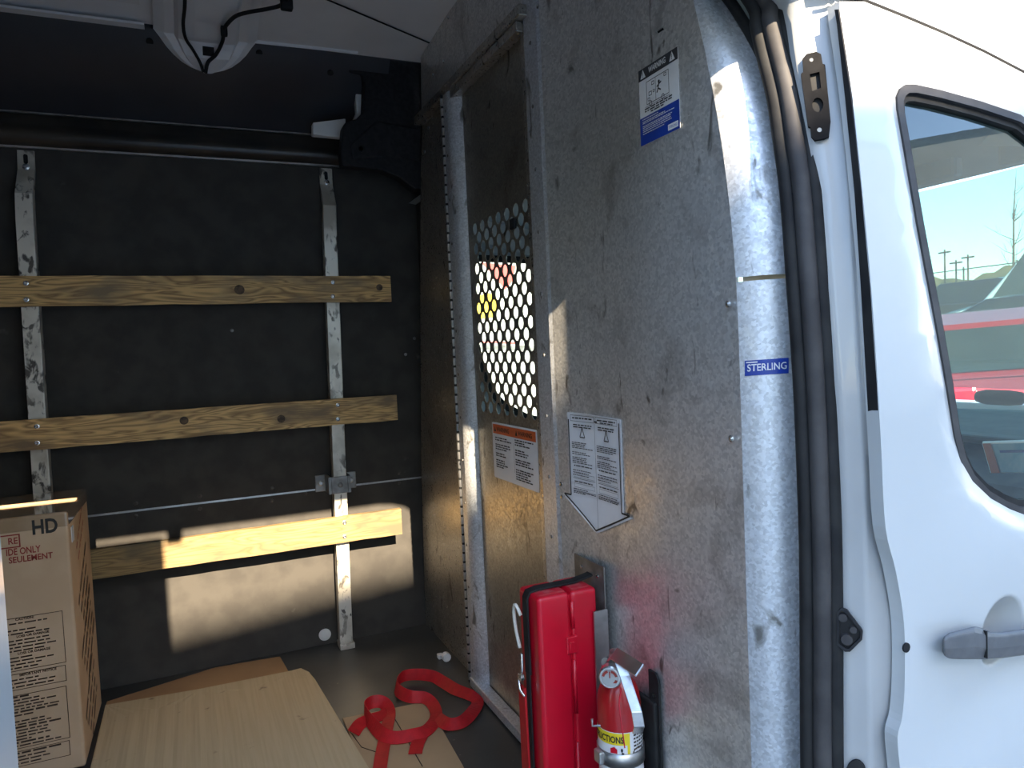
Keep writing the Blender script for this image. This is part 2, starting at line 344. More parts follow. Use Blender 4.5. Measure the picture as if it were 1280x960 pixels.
MB().box((XR, 2.340, 0.697), (0.50, 2.36, 0.7015)).build('rail_lip', m_dsteel, wl)
cv = [(2.345, 0.700), (2.29, 0.733), (2.235, 0.770), (2.185, 0.812), (2.15, 0.845), (2.125, 0.8745)]
def cove_z(y): return interp([(-c[0], c[1]) for c in cv], -y)
MB().grid([[(x, y, z) for y, z in cv] for x in [XR + 0.1*k for k in range(33)]]).build('cove_panel', m_satin, wl, smooth=True)
MB().grid([[(x, y+0.02, z+0.02) for y, z in cv] for x in (XR, 0.80)]).build('cove_backing', m_satin, wl, smooth=True)
for (px, py) in ((187, 52), (324, 66), (413, 91)):
    d = ray(px, py); best = min(([abs(d.z*(y/d.y) - z), y] for y, z in [(c, cove_z(c)) for c in [2.13 + 0.002*i for i in range(100)]]))
    p = onY(px, py, best[1]); nv = Vector((0, -0.45, -0.9)).normalized()
    mb = MB(); mb.tube([p + nv*0.001 - nv*0.01, p + nv*0.002], 0.009, 14); mb.build('hole_plug', m_rubber, wl)
random.seed(3)
for (px, py) in ((170, 629), (170, 645), (250, 620), (250, 636), (340, 610), (340, 626), (382, 617), (499, 592), (499, 604), (290, 413), (80, 115), (526, 250), (518, 423), (507, 443)):
    p = onY(px, py, YW)
    MB().lathe([(0.0055, 0.0), (0.005, -0.002), (0.002, -0.003)], p, 'y', 10).build('bolt_head', m_rail if py > 500 else m_dsteel, wl)
p = onY(406, 793, YW)
MB().lathe([(0.019, 0.0), (0.019, -0.004), (0.012, -0.007), (0.006, -0.0075), (0.006, -0.004)], p, 'y', 20).build('white_plug', m_whitep, wl, smooth=False)

MB().box((0.725, 2.0, ZF), (0.735, 2.36, 1.0)).build('cab_light_block', m_black, wl)  # added black panel, blocks cab light leaking past the bulkhead edge
# black pillar cover at the top front corner, with body-colour pieces showing around it
tc = empty('pillar_cover', onY(480, 200, 2.17), 'black moulded plastic pillar cover beside the bulkhead', 'trim')
out = [(437, 54), (441, 51), (470, 60), (527, 74), (527, 236), (519, 237), (500, 222), (478, 213), (450, 209), (428, 207), (426, 190), (429, 158), (432, 152), (446, 148), (455, 138), (456, 104), (452, 93), (438, 90), (431, 84), (432, 76)]
pts = [onY(x, y, 2.155) for x, y in out]
MB().prism(pts, (0, 0.05, 0)).build('cover', m_plastic, tc, bevel=0.006, seg=3)
pts = [onY(x, y, 2.15) for x, y in ((470, 150), (527, 160), (527, 205), (500, 196), (440, 200), (437, 180))]
MB().prism(pts, (0, 0.03, 0)).build('raised_pad', m_plastic, tc, bevel=0.008, seg=3)
p = onY(451, 186, 2.15); MB().lathe([(0.011, 0.002), (0.011, -0.004), (0.006, -0.005), (0.006, 0.0)], p, 'y', 16).build('plug', m_rubber, tc)
pts = [onY(x, y, 2.23) for x, y in ((391, 153), (432, 148), (432, 172), (391, 168))]
tw = empty('trim_1', onY(411, 160, 2.235), 'pale body-coloured metal tabs around the black pillar cover', 'trim', kind='structure')
MB().prism(pts, (0, 0.03, 0)).build('tab', m_whitep, tw, bevel=0.003)
pts = [onY(x, y, 2.21) for x, y in ((443, 92), (456, 94), (458, 138), (452, 148), (442, 149), (446, 140))]
MB().prism(pts, (0, 0.03, 0)).build('tab', m_whitep, tw, bevel=0.003)
path = smooth_path([onY(x, y, 2.20) for x, y in ((450, 210), (470, 214), (490, 220), (505, 227), (519, 236))])
MB().grid([[p + Vector((0, 0, 0.002 + 0.006*i/(len(path)-1))) , p - Vector((0, 0, 0.003 + 0.006*i/(len(path)-1)))] for i, p in enumerate(path)]).build('curved_edge', m_dsteel, tw)

# rear end, passenger side body, header and roof
tag(MB().box((XR-0.05, 0.62, ZF), (XR, 2.45, 0.95)).build('wall_rear', m_black), 'closed rear end of the cargo space', 'wall', kind='structure')
def tumble(z): return 0.60 + 0.19 * max(0.0, z + 0.145) ** 2
ceil = empty('ceiling', (0, 1.4, 0.88), 'grey painted van roof with headliner boards and a pressed roof bow', 'ceiling', kind='structure')
ci = [(2.125, 0.8735), (2.02, 0.886), (1.85, 0.895), (1.5, 0.902), (1.15, 0.90), (0.9, 0.87), (0.78, 0.80), (0.72, 0.70), (0.66, 0.56)]
MB().grid([[(x, y, z+0.012) for y, z in ci] for x in (XR, 0.70)]).build('roof_skin', m_ceil, ceil, smooth=True)
MB().grid([[(x, y, z) for y, z in ci[:7]] for x in (0.215, 0.45, XP+0.01)]).build('headliner_board', m_head, ceil, smooth=True)
MB().grid([[(x, y, z) for y, z in ci[1:7]] for x in (XR, -1, -0.055)]).build('headliner_board', m_head, ceil, smooth=True)
MB().box((XR, 2.10, 0.8715), (-0.05, 2.13, 0.8775)).build('edge_strip', m_ceil, ceil)
sa, sb = onZ(410, 0, 0.8885), onZ(540, 55, 0.8835)
MB().tube([sa + (sa-sb), sa, sb], 0.0022, 6).build('board_seam', m_rubber, ceil)
# cream strip where the right headliner meets the cove
MB().tube([(0.22, 2.118, 0.872), (0.36, 2.113, 0.873), (0.50, 2.11, 0.874)], 0.005, 8).build('edge_strip', m_ceil, ceil)
outer = [(0.665, 0.585), (0.70, 0.68), (0.77, 0.82), (0.9, 0.93), (1.2, 0.99), (1.53, 1.0), (1.86, 0.99), (2.16, 0.93), (2.29, 0.82), (2.36, 0.68), (2.395, 0.585)]
MB().grid([[(x, y, z) for y, z in outer] for x in (XR-0.05, 0.0, 0.74)]).build('outer_roof', m_paint, ceil, smooth=True)
# roof bow: raised rib that runs over the ceiling and tapers down onto the cove
def ceil_z(y): return interp([(-a, b) for a, b in ci], -y) if y < 2.12 else cove_z(y)
bw = MB(); rows = []
for y in [1.0, 1.4, 1.7, 1.9, 2.0, 2.08, 2.12, 2.135, 2.15, 2.165, 2.178, 2.187, 2.192]:
    hw = interp([(1.0, 0.115), (2.05, 0.125), (2.12, 0.128), (2.135, 0.115), (2.15, 0.10), (2.165, 0.083), (2.178, 0.063), (2.187, 0.042), (2.192, 0.020)], y)
    zz = ceil_z(y); row = []
    for k, dz in ((-1, 0.0), (-0.8, 0.012), (-0.62, 0.010), (-0.55, 0.026), (-0.25, 0.030), (0.25, 0.030), (0.55, 0.026), (0.62, 0.010), (0.8, 0.012), (1, 0.0)):
        s_ = 1.0 if y < 2.15 else max(0.3, (2.20-y)/0.05)
        n = Vector((0, -0.05, -1)).normalized() if y < 2.1 else Vector((0, -0.5, -0.85)).normalized()
        row.append(Vector((0.098 + k*hw, y, zz + 0.003)) + n*(dz*s_ + 0.006))
    rows.append(row)
bw.grid(rows); bow = bw.build('roof_bow', m_ceil, ceil, smooth=False, bevel=0.004)
p = Vector((0.10, 2.118, cove_z(2.13)-0.030)); 
MB().hexa([p+Vector((-0.014, 0.012, -0.018)), p+Vector((0.014, 0.012, -0.018)), p+Vector((0.014, 0.03, 0.0)), p+Vector((-0.014, 0.03, 0.0)), p+Vector((-0.014, -0.012, -0.004)), p+Vector((0.014, -0.012, -0.004)), p+Vector((0.014, 0.0, 0.012)), p+Vector((-0.014, 0.0, 0.012))]).build('slot', m_rubber, bow)
def cpath(pp, off=0.0):
    out = []
    for px, py in pp:
        lo = None
        for i in range(400):
            y = 1.75 + 0.0014*i; q = onY(px, py, y)
            h = ceil_z(y) - q.z
            if lo is None or abs(h - 0.052) < lo[0]: lo = (abs(h - 0.052), q)
        out.append(lo[1])
    return out
cb = [((231, -18), (231, 8), (229, 30), (232, 48), (241, 62), (250, 78), (254, 90)), ((362, -6), (352, 6), (335, 11), (312, 15), (295, 20), (284, 30), (280, 38), (278, 52), (270, 68), (260, 78), (257, 91))]
for i, (pp, lab) in enumerate(zip(cb, ('black cable running down the left side of the roof bow', 'black cable looping off the right side of the roof bow'))):
    pth = smooth_path(cpath(pp)); c = MB(); c.tube(pth, 0.0042 if i == 0 else 0.0048, 8)
    o = c.build('roof_cable', m_rubber, None, smooth=True); tag(o, lab, 'cable')
    if i == 1:
        q = cpath([(358, 2)])[0]; MB().box(q - Vector((0.014, 0.01, 0.02)), q + Vector((0.014, 0.01, 0.012))).build('connector', m_rubber, o, bevel=0.004)
        q = cpath([(280, 38)])[0]; MB().box(q - Vector((0.008, 0.008, 0.014)), q + Vector((0.008, 0.008, 0.010))).build('clip', m_rubber, o, bevel=0.003)

# passenger-side body: header over the door opening, rear side panel, sill
wr = empty('wall_right', (0.75, 0.64, ZF), 'white painted body side around the sliding door opening', 'wall', kind='structure')
hd = [(-1.30, 0.515), (0.54, 0.515), (0.59, 0.510), (0.63, 0.498), (0.655, 0.48), (0.67, 0.455), (0.70, 0.45), (0.76, 0.45), (0.76, 0.80), (-1.30, 0.80)]
def hmap(u, v, d): return Vector((u, 0.665 + 0.19*max(0, v-0.42)**1.5 + d, v))
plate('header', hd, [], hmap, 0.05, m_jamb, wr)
MB().box((XR, 0.62, ZF-0.3), (-1.30, 0.66, 0.80)).build('side_panel', m_paint, wr)
MB().box((-1.30, 0.62, ZF-0.35), (0.74, 0.67, ZF)).build('sill', m_paint, wr)
MB().box((0.74, 0.615, ZF-0.35), (2.2, 0.64, -1.02)).build('sill', m_paint, wr)

# sliding door slid back along the outside
d2 = empty('door_2', (-0.7, 0.41, ZF), 'white sliding side door slid open at the left edge', 'door', kind='structure')
MB().box((-1.35, 0.36, ZF-0.25), (-0.094, 0.46, 0.635)).build('door_shell', m_paint, d2, bevel=0.012, seg=3)
MB().box((-0.088, 0.45, 0.575), (-0.045, 0.64, 0.66)).build('roller_arm', m_dsteel, d2, bevel=0.004)

# ------------------------------------------------------------------ pillar jamb, weatherstrip, cab door
# front edge of the opening, listed from the top down: seal centre seen at these image points, at a depth that follows the leaning body side
sy = [(0, 955, 0.762), (30, 962, 0.75), (60, 969, 0.738), (120, 984, 0.717), (180, 993, 0.702), (240, 1001, 0.692), (360, 1010, 0.680), (480, 1018, 0.674), (600, 1023, 0.670), (720, 1026, 0.669), (960, 1027, 0.669)]
cen = [onY(x, y, Y_) for y, x, Y_ in sy]
top = [Vector((0.50, 0.83, 0.59)), Vector((0.61, 0.815, 0.575)), Vector((0.68, 0.79, 0.535))]
bot = [Vector((cen[-1].x, 0.669, -0.75)), Vector((cen[-1].x, 0.669, ZF-0.02))]
cpts = smooth_path(top + cen + bot, 5)
ws = empty('weatherstrip', (0.745, 0.70, ZF), 'black rubber weatherstrip around the sliding door opening', 'seal')
side = Vector((0.72, -0.69, 0))
for off, rad, mm, nm in ((-0.016, 0.0095, m_rubber, 'inner_lip'), (0.001, 0.0115, m_rubber2, 'seal_bulb'), (0.0165, 0.0095, m_rubber, 'outer_lip')):
    MB().tube([p + side*off - Vector((0.004, 0.004, 0))*(1 if nm == 'seal_bulb' else 0) for p in cpts], rad, 10).build(nm, mm, ws, smooth=True)
rows = [(0, 982, 1035, 1044), (30, 986, 1039, 1047), (60, 989, 1044, 1050), (120, 999, 1052, 1057), (180, 1008, 1059, 1063), (240, 1018, 1064, 1069), (360, 1027, 1069, 1076), (480, 1036, 1075, 1083), (569, 1040, 1078.5, 1088.5), (573, 1040, 1079, 1104), (600, 1041, 1080, 1106), (660, 1043, 1081.5, 1109), (720, 1044, 1083, 1112), (800, 1045, 1085, 1114), (880, 1045, 1087, 1116.5), (960, 1045, 1089, 1119)]
jm = MB(); jr = []
for y, a, r_, b_ in rows:
    z0 = onY(r_, y, 0.645).z; e = tumble(z0) - 0.60
    A = onY(a + 3.5, y, 0.655 + e); B = onY(r_-5, y, 0.632 + e); Cc = onY(r_, y, 0.628 + e); D_ = onY(r_+4, y, 0.628 + e); E_ = onY(b_, y, (0.622 if y < 571 else 0.620) + e)
    jr.append([A + Vector((0.035, 0.06, 0)), A, lerp(A, B, 0.5), B, Cc, D_, E_, E_ + Vector((0.09, 0.004, 0))])
lastr = jr[-1]; jr.append([Vector((p.x, p.y, p.z - 0.4)) for p in lastr])
t0 = jr[0]; jr.insert(0, [Vector((p.x - 0.10, p.y + 0.03, p.z + 0.12)) for p in t0])
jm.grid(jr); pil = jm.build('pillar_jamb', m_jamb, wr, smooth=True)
# dark gap seal between the pillar and the cab door
gl = [(12, 1043, 1049), (30, 1046, 1052), (120, 1056, 1065), (240, 1068, 1078), (360, 1076, 1089), (480, 1083, 1097), (569, 1088, 1103)]
gr = []
for y, a, b_ in gl:
    z0 = onY(a, y, 0.62).z; e = tumble(z0) - 0.60
    B_ = onY(b_, y, 0.601 + e) + Vector((-0.002, 0, 0)); gr.append([onX(a, y, B_.x) + Vector((0.03, 0.0, 0)), onX(a, y, B_.x), B_, B_ + Vector((0.0025, 0, 0))])
MB().grid(gr).build('gap_seal', m_rubber, wr)

# black striker/guide plate high on the jamb
lk = empty('striker_plate', onX(1020, 120, 0.752), 'black plastic guide plate with square and round holes on the upper jamb', 'striker')
def jp(x, y, off=0.0):   # point on the jamb surface plane near the plate
    r_ = interp([(0, 985), (60, 991), (120, 1000), (180, 1010), (240, 1020)], y); q = interp([(0, 1035), (60, 1044), (120, 1052), (180, 1059), (240, 1064)], y)
    t = (x - r_) / (q - r_); z0 = onY(x, y, 0.66).z; e = tumble(z0) - 0.60
    p = onY(x, y, lerp(0.655, 0.628, t) + e); return p + Vector((-0.7, -0.7, 0))*off
def pmap(u, v, d): return jp(u, v, 0.007 - d)
MBo = [(1003, 76), (1008, 70), (1020, 67), (1026, 70), (1028, 82), (1031, 83), (1038, 154), (1036, 172), (1030, 175), (1018, 177), (1014, 172), (1013, 161), (1010, 160), (1001, 95), (1004, 92)]
plate('plate', MBo, [[(1012, 95), (1024, 92), (1026, 112), (1015, 116)], circ(1022, 133, 7, 14, 9), circ(1014, 77, 2.6, 10), circ(1024, 164, 3.0, 10)], pmap, 0.007, mat('matt_black_plastic', (0.007, 0.007, 0.008), 0.85, 0, (0.01, 0.01, 0.011), 60, spec=0.1), lk)
plate('recess_dark', [(1010, 90), (1027, 88), (1033, 145), (1015, 150)], [], lambda u, v, d: jp(u, v, 0.0012-d), 0.001, m_rubber, lk)  # flat black sheet paints the dark inside the plate's holes
for (x, y) in ((1014, 77), (1024, 164)):
    p = jp(x, y, 0.002); MB().tube([p, p + Vector((-0.7, -0.7, 0))*0.004], 0.003, 10).build('screw', m_dsteel, lk)
# lower door catch and hole
def jp2(x, y, off=0.0):
    a = interp([(720, 1044), (800, 1045), (960, 1045)], y); r_ = interp([(720, 1083), (800, 1085), (960, 1089)], y); t = (x-a)/(r_-a)
    return onY(x, y, lerp(0.655, 0.628, t)) + Vector((-0.7, -0.7, 0))*(off + 0.001)
ct = empty('door_catch', jp2(1060, 790), 'black metal door catch with two bolts on the lower jamb', 'catch')
plate('housing', [(1047, 764), (1051, 759), (1058, 762), (1077, 786), (1076, 796), (1062, 810), (1056, 811), (1047, 803)], [], lambda u, v, d: jp2(u, v, 0.0025-d), 0.002, m_rubber, ct)
plate('rim', [(1046, 763), (1051, 758), (1059, 761), (1078, 786), (1077, 797), (1062, 812), (1056, 812), (1046, 804)], [[(1048, 765), (1051, 761), (1057, 764), (1075, 787), (1074, 795), (1061, 808), (1057, 808), (1048, 802)]], lambda u, v, d: jp2(u, v, 0.006-d), 0.006, m_plastic, ct)
for (x, y, r_) in ((1053, 770, 0.006), (1058, 797, 0.008), (1066, 785, 0.005)):
    p = jp2(x, y, 0.001); MB().tube([p, p + Vector((-0.7, -0.7, 0))*0.006], [r_, r_*0.85], 12).build('bolt', m_rubber2, ct)
o = plate('jamb_grommet', circ(1070, 966, 13, 16, 18), [], lambda u, v, d: jp2(u, v, 0.003-d), 0.003, m_rubber); tag(o, 'black oval grommet low on the white jamb at the frame edge', 'grommet')

# cab door with window
def skin(x, z, d=0.0): return Vector((x, tumble(z) + d, z))
def onskin(px, py):
    Y_ = 0.6
    for _ in range(12): Y_ = tumble(onY(px, py, Y_).z)
    return onY(px, py, Y_)
def sk2(px, py): p = onskin(px, py); return (p.x, p.z)
edge = [(p.x, p.z) for p in smooth_path([Vector((q[0], 0, q[1])) for q in [sk2(x, y) for x, y in ((1049, 2), (1052, 30), (1065, 120), (1078, 240), (1089, 360), (1097, 480), (1102, 569), (1107, 660), (1120, 715), (1130, 780), (1131, 850), (1128, 895), (1122, 922), (1125, 960))]], 4)]
seam = [sk2(x, y) for x, y in ((1280, 90), (1230, 64), (1180, 41), (1130, 20), (1085, 2))]
outl = edge + [(0.775, -0.75), (0.79, -1.02), (1.75, -1.02), (1.80, -0.30), (1.72, -0.10), (1.52, 0.12), (1.32, 0.27)] + seam
wtop = [(1280, 143), (1230, 126), (1180, 112), (1148, 105), (1137, 105), (1130, 110), (1126, 120), (1127, 135)]
wleft = [(1130, 152), (1140, 210), (1152, 280), (1165, 350), (1178, 420), (1190, 490), (1198, 545), (1206, 578), (1218, 602), (1238, 623), (1260, 636), (1280, 644)]
win = [sk2(x, y) for x, y in wtop + wleft] + [(1.25, -0.285), (1.55, -0.33), (1.60, -0.28), (1.56, -0.12), (1.38, 0.10), (1.22, 0.225)]
def inset(poly, d):
    n = len(poly); out = []; ar = sum(poly[i][0]*poly[(i+1) % n][1] - poly[(i+1) % n][0]*poly[i][1] for i in range(n)); s = 1 if ar > 0 else -1
    for i in range(n):
        a, b, c = Vector(poly[i-1]), Vector(poly[i]), Vector(poly[(i+1) % n]); t1 = (b-a).normalized(); t2 = (c-b).normalized()
        n1 = Vector((-t1.y, t1.x))*s; n2 = Vector((-t2.y, t2.x))*s; m_ = (n1+n2); m_ = m_ / max(0.4, m_.length_squared) * 2
        out.append(tuple(b + m_*d))
    return out
ext = [(0.70 + 0.045*i, -1.0 + 0.05*j) for i in range(28) for j in range(30)]
def bulge(x, z):   # shallow crease and shoulder of the door skin
    return 0.016*math.exp(-((z+0.52-0.25*(x-0.8))/0.05)**2) - 0.012*math.exp(-((z+0.29)/0.10)**2)
def segdist(p, poly):
    best = 9.0
    for i in range(len(poly)):
        ax_, ay_ = poly[i-1]; bx_, by_ = poly[i]; dx, dy = bx_-ax_, by_-ay_; l2 = dx*dx + dy*dy + 1e-12
        t = max(0.0, min(1.0, ((p[0]-ax_)*dx + (p[1]-ay_)*dy)/l2)); best = min(best, math.hypot(p[0]-ax_-t*dx, p[1]-ay_-t*dy))
    return best
def dmap(u, v, d):
    q = max(0.0, 1 - segdist((u, v), win)/0.030); return Vector((u, tumble(v) + d + 0.007*q*q*(3-2*q) + bulge(u, v)*min(1, max(0, (u-0.78)/0.08)), v))
_c = onY(1250, 778, 0.60); cup = (_c.x, _c.z)
def dmap2(u, v, d):
    p = dmap(u, v, d); r_ = ((u-cup[0])/0.044)**2 + ((v-cup[1]+0.012)/0.050)**2
    if r_ < 1: p.y += 0.028*(1-r_)
    return p
d1 = empty('door_1', (1.25, 0.62, -1.02), 'white front passenger door of the van with its side window', 'door', kind='structure')
cupx = [(cup[0] + 0.044*a*math.cos(t*0.2618), cup[1] - 0.012 + 0.050*a*math.sin(t*0.2618)) for a in (0.3, 0.6, 0.85, 0.95, 1.0, 1.08, 1.2, 1.4) for t in range(24)]
plate('door_skin', outl, [win], dmap2, 0.018, m_paint, d1, extra=[q_ for q_ in ext if ((q_[0]-cup[0])/0.044)**2 + ((q_[1]-cup[1]+0.012)/0.050)**2 > 2.3] + cupx + inset(win, -0.008) + inset(win, -0.016) + inset(win, -0.024) + inset(win, -0.032), smooth=True)
w_in = inset(win, 0.010)
sl_ = plate('window_seal', inset(win, -0.001), [w_in], lambda u, v, d: Vector((u, tumble(v) + 0.004 + d, v)), 0.012, m_rubber2, d1)
w_in2 = inset(win, 0.019)
def shade_prof(u, v, d): return Vector((u, tumble(v) + 0.010 + d, v))
plate('inner_seal', inset(win, 0.009), [w_in2], shade_prof, 0.012, m_rubber, d1)
plate('window_glass', inset(win, 0.012), [], lambda u, v, d: Vector((u, tumble(v) + 0.017, v)), 0, m_glass, d1, smooth=True)
MB().tube([skin(*p, 0.001) for p in [sk2(x, y) for x, y in ((1040, -18), (1085, 2), (1130, 20), (1180, 41), (1230, 64), (1280, 90))] + [(1.32, 0.27), (1.52, 0.12)]], 0.0028, 6).build('roof_seam', m_rubber, d1)
# recess highlight rim pressed around the window
rim = smooth_path([skin(*p, -0.0012) for p in inset([sk2(x, y) for x, y in wtop + wleft] + [(1.25, -0.285), (1.55, -0.33), (1.62, -0.2), (1.38, 0.10), (1.22, 0.225)], -0.012)], 2)
# door handle
hcol = [(1178, 800, 814), (1180, 795, 820), (1186, 791, 823.5), (1200, 787.5, 824), (1218, 783, 824), (1228, 786, 824), (1233, 790, 823.5), (1250, 790, 822.5), (1268, 788, 820), (1290, 784, 817), (1330, 776, 812), (1380, 768, 806), (1392, 775, 800)]
hr = []
for i, (x, yt_, yb_) in enumerate(hcol):
    yo = 0.586 if i in (0, len(hcol)-1) else 0.578
    a_, m1, m2, b_ = onY(x, yt_, yo+0.004), onY(x, lerp(yt_, yb_, 0.18), yo), onY(x, lerp(yt_, yb_, 0.62), yo), onY(x, yb_, yo+0.004)
    w_ = 10 if i < 3 else 4; p1, p2_ = onY(x + w_, yt_, 0.603), onY(x + w_, yb_, 0.603); hr.append([p1, a_, m1, m2, b_, p2_])
hm = MB().grid(hr); nh = len(hm.v); hm.f += [tuple(range(6)), tuple(range(nh-6, nh))]
dh = hm.build('door_handle', m_grey_h, d1, smooth=False, bevel=0.002)
ja, jb = onY(1233.5, 789, 0.5775), onY(1233.5, 823, 0.5775)
MB().box((ja.x-0.0008, 0.577, jb.z), (ja.x+0.0008, 0.59, ja.z)).build('handle_joint', m_rubber, dh)
p = onskin(1129, 810); MB().lathe([(0.006, -0.001), (0.006, 0.001)], p + Vector((0.004, -0.001, 0)), 'y', 12).build('door_bumper', m_rubber, d1)

# roof side above the cab door, over to the other side
rs = MB(); rr = []
tops = [(0.742, 0.435, 0.66, 0.79, 0.78), (0.84, 0.405, 0.66, 0.70, 0.76), (0.96, 0.385, 0.66, 0.60, 0.745), (1.10, 0.353, 0.655, 0.50, 0.735), (1.17, 0.335, 0.65, 0.455, 0.72), (1.24, 0.31, 0.645, 0.405, 0.71), (1.33, 0.27, 0.635, 0.345, 0.70), (1.45, 0.20, 0.63, 0.27, 0.69)]
for x, zs, ys, zt, yt in tops:
    s = [Vector((x, ys, zs + 0.004)), Vector((x, lerp(ys, yt, 0.25), lerp(zs, zt, 0.4))), Vector((x, lerp(ys, yt, 0.6), lerp(zs, zt, 0.78))), Vector((x, yt, zt)), Vector((x, yt + 0.08, zt + 0.04)), Vector((x, yt+0.25, zt + 0.09)), Vector((x, 1.53, zt + 0.11))]
    rr.append(s + [Vector((p.x, 3.06 - p.y, p.z)) for p in reversed(s[:-1])])
rs.grid(rr); cr = rs.build('ceiling_cab_roof', m_paint, None, smooth=True); tag(cr, 'white high roof over the cab falling towards the windscreen', 'roof', kind='structure')

# driver door mirrored on the far side, seen through the perforated sheet
d3 = empty('door_3', (1.25, 2.46, -1.02), 'driver door on the far side of the cab', 'door', kind='structure')
outl3 = [(0.70, 0.55), (0.70, -1.02), (1.75, -1.02), (1.80, -0.30), (1.72, -0.10), (1.52, 0.12), (1.32, 0.40), (1.1, 0.55)]
win3 = [(0.90, 0.335), (1.25, 0.325), (1.40, 0.20), (1.56, 0.02), (1.60, -0.20), (1.55, -0.29), (1.25, -0.285), (1.14, -0.255), (1.05, -0.205), (1.01, -0.16), (0.975, -0.09), (0.90, 0.25)]
plate('door_skin', outl3, [win3], lambda u, v, d: Vector((u, 2.44 - 0.3*max(0, v+0.145)**2*0 + d, v)), 0.04, m_cabgrey, d3)
plate('window_glass', win3, [], lambda u, v, d: Vector((u, 2.46, v)), 0, m_glass, d3)
plate('window_seal', inset(win3, -0.012), [inset(win3, 0.012)], lambda u, v, d: Vector((u, 2.432 + d, v)), 0.01, m_rubber, d3)

# cab: lining, dashboard, windscreen
hl = empty('ceiling_cab_lining', (1.1, 1.5, 0.38), 'grey cab headliner above the windscreen', 'ceiling', kind='structure')
MB().grid([[Vector((x, y, z)) for y in (0.69, 0.85, 1.5, 2.2, 2.43)] for x, z in ((0.70, 0.50), (1.1, 0.44), (1.45, 0.36), (1.62, 0.338))]).build('lining', m_cabgrey, hl, smooth=True)
# sun visors hanging under the lining
for a, b in (((1148, 232), (1205, 222)), ((1258, 214), (1300, 230))):
    pa, pb = onX(*a, 1.50), onX(*b, 1.50)
    MB().box((1.47, min(pa.y, pb.y), 0.315), (1.50, max(pa.y, pb.y), 0.37)).build('visor', m_cabgrey, hl, bevel=0.008)
db = empty('dashboard', (1.9, 1.5, -1.0), 'dark dashboard under the windscreen in the cab', 'dashboard')
MB().prism([(1.32, 0.70, -0.9), (1.32, 0.70, -0.40), (1.40, 0.70, -0.30), (1.55, 0.70, -0.245), (1.9, 0.70, -0.215), (2.33, 0.70, -0.24), (2.33, 0.70, -0.9)], (0, 1.70, 0)).build('dash_body', m_dash, db, bevel=0.02, seg=3)
MB().box((1.50, 0.8, -0.243), (1.56, 1.3, -0.225)).build('dash_ridge', m_dash, db, bevel=0.008)
MB().box((0.72, 0.70, -1.05), (2.33, 2.43, -1.0)).build('cab_floor', m_dash, db)
ww = empty('window_1', (2.0, 1.53, -0.2), 'green tinted windscreen in front of the dashboard', 'window', kind='structure')
mb = MB(); mb.grid([[Vector((x + (0.05 if abs(y-1.53) < 0.5 else 0), y, z)) for y in (0.74, 1.1, 1.53, 1.96, 2.32)] for x, z in ((1.63, 0.345), (1.85, 0.18), (2.1, -0.01), (2.36, -0.20))])
mb.build('glass', m_wind, ww, smooth=True)
for s in (0, 1):
    yy = [0.66, 0.75] if s == 0 else [2.31, 2.40]
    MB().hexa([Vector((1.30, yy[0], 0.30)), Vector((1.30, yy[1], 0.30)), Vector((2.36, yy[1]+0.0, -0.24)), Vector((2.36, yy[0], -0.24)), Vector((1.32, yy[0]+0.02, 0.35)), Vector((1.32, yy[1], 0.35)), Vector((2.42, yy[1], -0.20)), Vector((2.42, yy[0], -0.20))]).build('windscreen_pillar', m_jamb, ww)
MB().box((2.34, 0.66, -1.3), (2.75, 2.40, -0.27)).build('bonnet', m_paint, ww, bevel=0.05, seg=4)
# things on the dashboard
pm = onX(1250, 497, 1.62)
dm = empty('dash_device', pm, 'black rounded device on a stalk above the dashboard', 'device')
MB().lathe([(0.002, -0.055), (0.014, -0.045), (0.017, -0.02), (0.017, 0.03), (0.012, 0.05), (0.002, 0.056)], pm, 'y', 14).build('body', m_rubber, dm, smooth=True)
MB().tube([pm - Vector((0, 0.03, 0)), pm - Vector((-0.05, 0.10, 0.02)), pm - Vector((-0.1, 0.12, 0.068))], 0.006, 8).build('stalk', m_rubber, dm)
ca = onX(1227, 553, 1.40)
cd = empty('card_pack', ca + Vector((0, -0.07, -0.06)), 'blue and orange printed card pack leaning on the dashboard', 'card pack')
A = onX(1227, 553, 1.40); B = onX(1290, 551, 1.30); Cc = onX(1296, 592, 1.28); D_ = onX(1238, 592, 1.38)
mb = MB(); mb.hexa([D_, Cc, Cc + Vector((0.02, 0.012, 0)), D_ + Vector((0.02, 0.012, 0)), A, B, B + Vector((0.02, 0.012, 0)), A + Vector((0.02, 0.012, 0))]); mb.build('pack', m_white, cd, bevel=0.003)
def bil(s, t): return lerp(lerp(D_, Cc, s), lerp(A, B, s), t) + Vector((-0.004, -0.002, 0))
m_lblue = mat('pale_blue_print', (0.25, 0.45, 0.58), 0.4, 0, (0.35, 0.5, 0.6), 30)
MB().quad(bil(0.03, 0.03), bil(0.24, 0.03), bil(0.2, 0.97), bil(0.02, 0.97)).build('orange_panel', m_orange, cd)
MB().quad(bil(0.27, 0.05), bil(0.98, 0.05), bil(0.98, 0.95), bil(0.23, 0.95)).build('blue_panel', m_lblue, cd)
MB().quad(bil(0.35, 0.66), bil(0.85, 0.66), bil(0.85, 0.74), bil(0.35, 0.74)).build('print_line', m_blue, cd)

# ------------------------------------------------------------------ bulkhead
bk = empty('wall_bulkhead', (XP, 1.5, ZF), 'galvanised steel bulkhead between cargo space and cab', 'bulkhead', kind='structure')
YH = 1.838; YD = 1.375         # hinge side and latch side of the door opening
ZD = 0.690                     # door head
def bmap(off=0.0):
    return lambda u, v, d: Vector((XP + off + d, u, v))
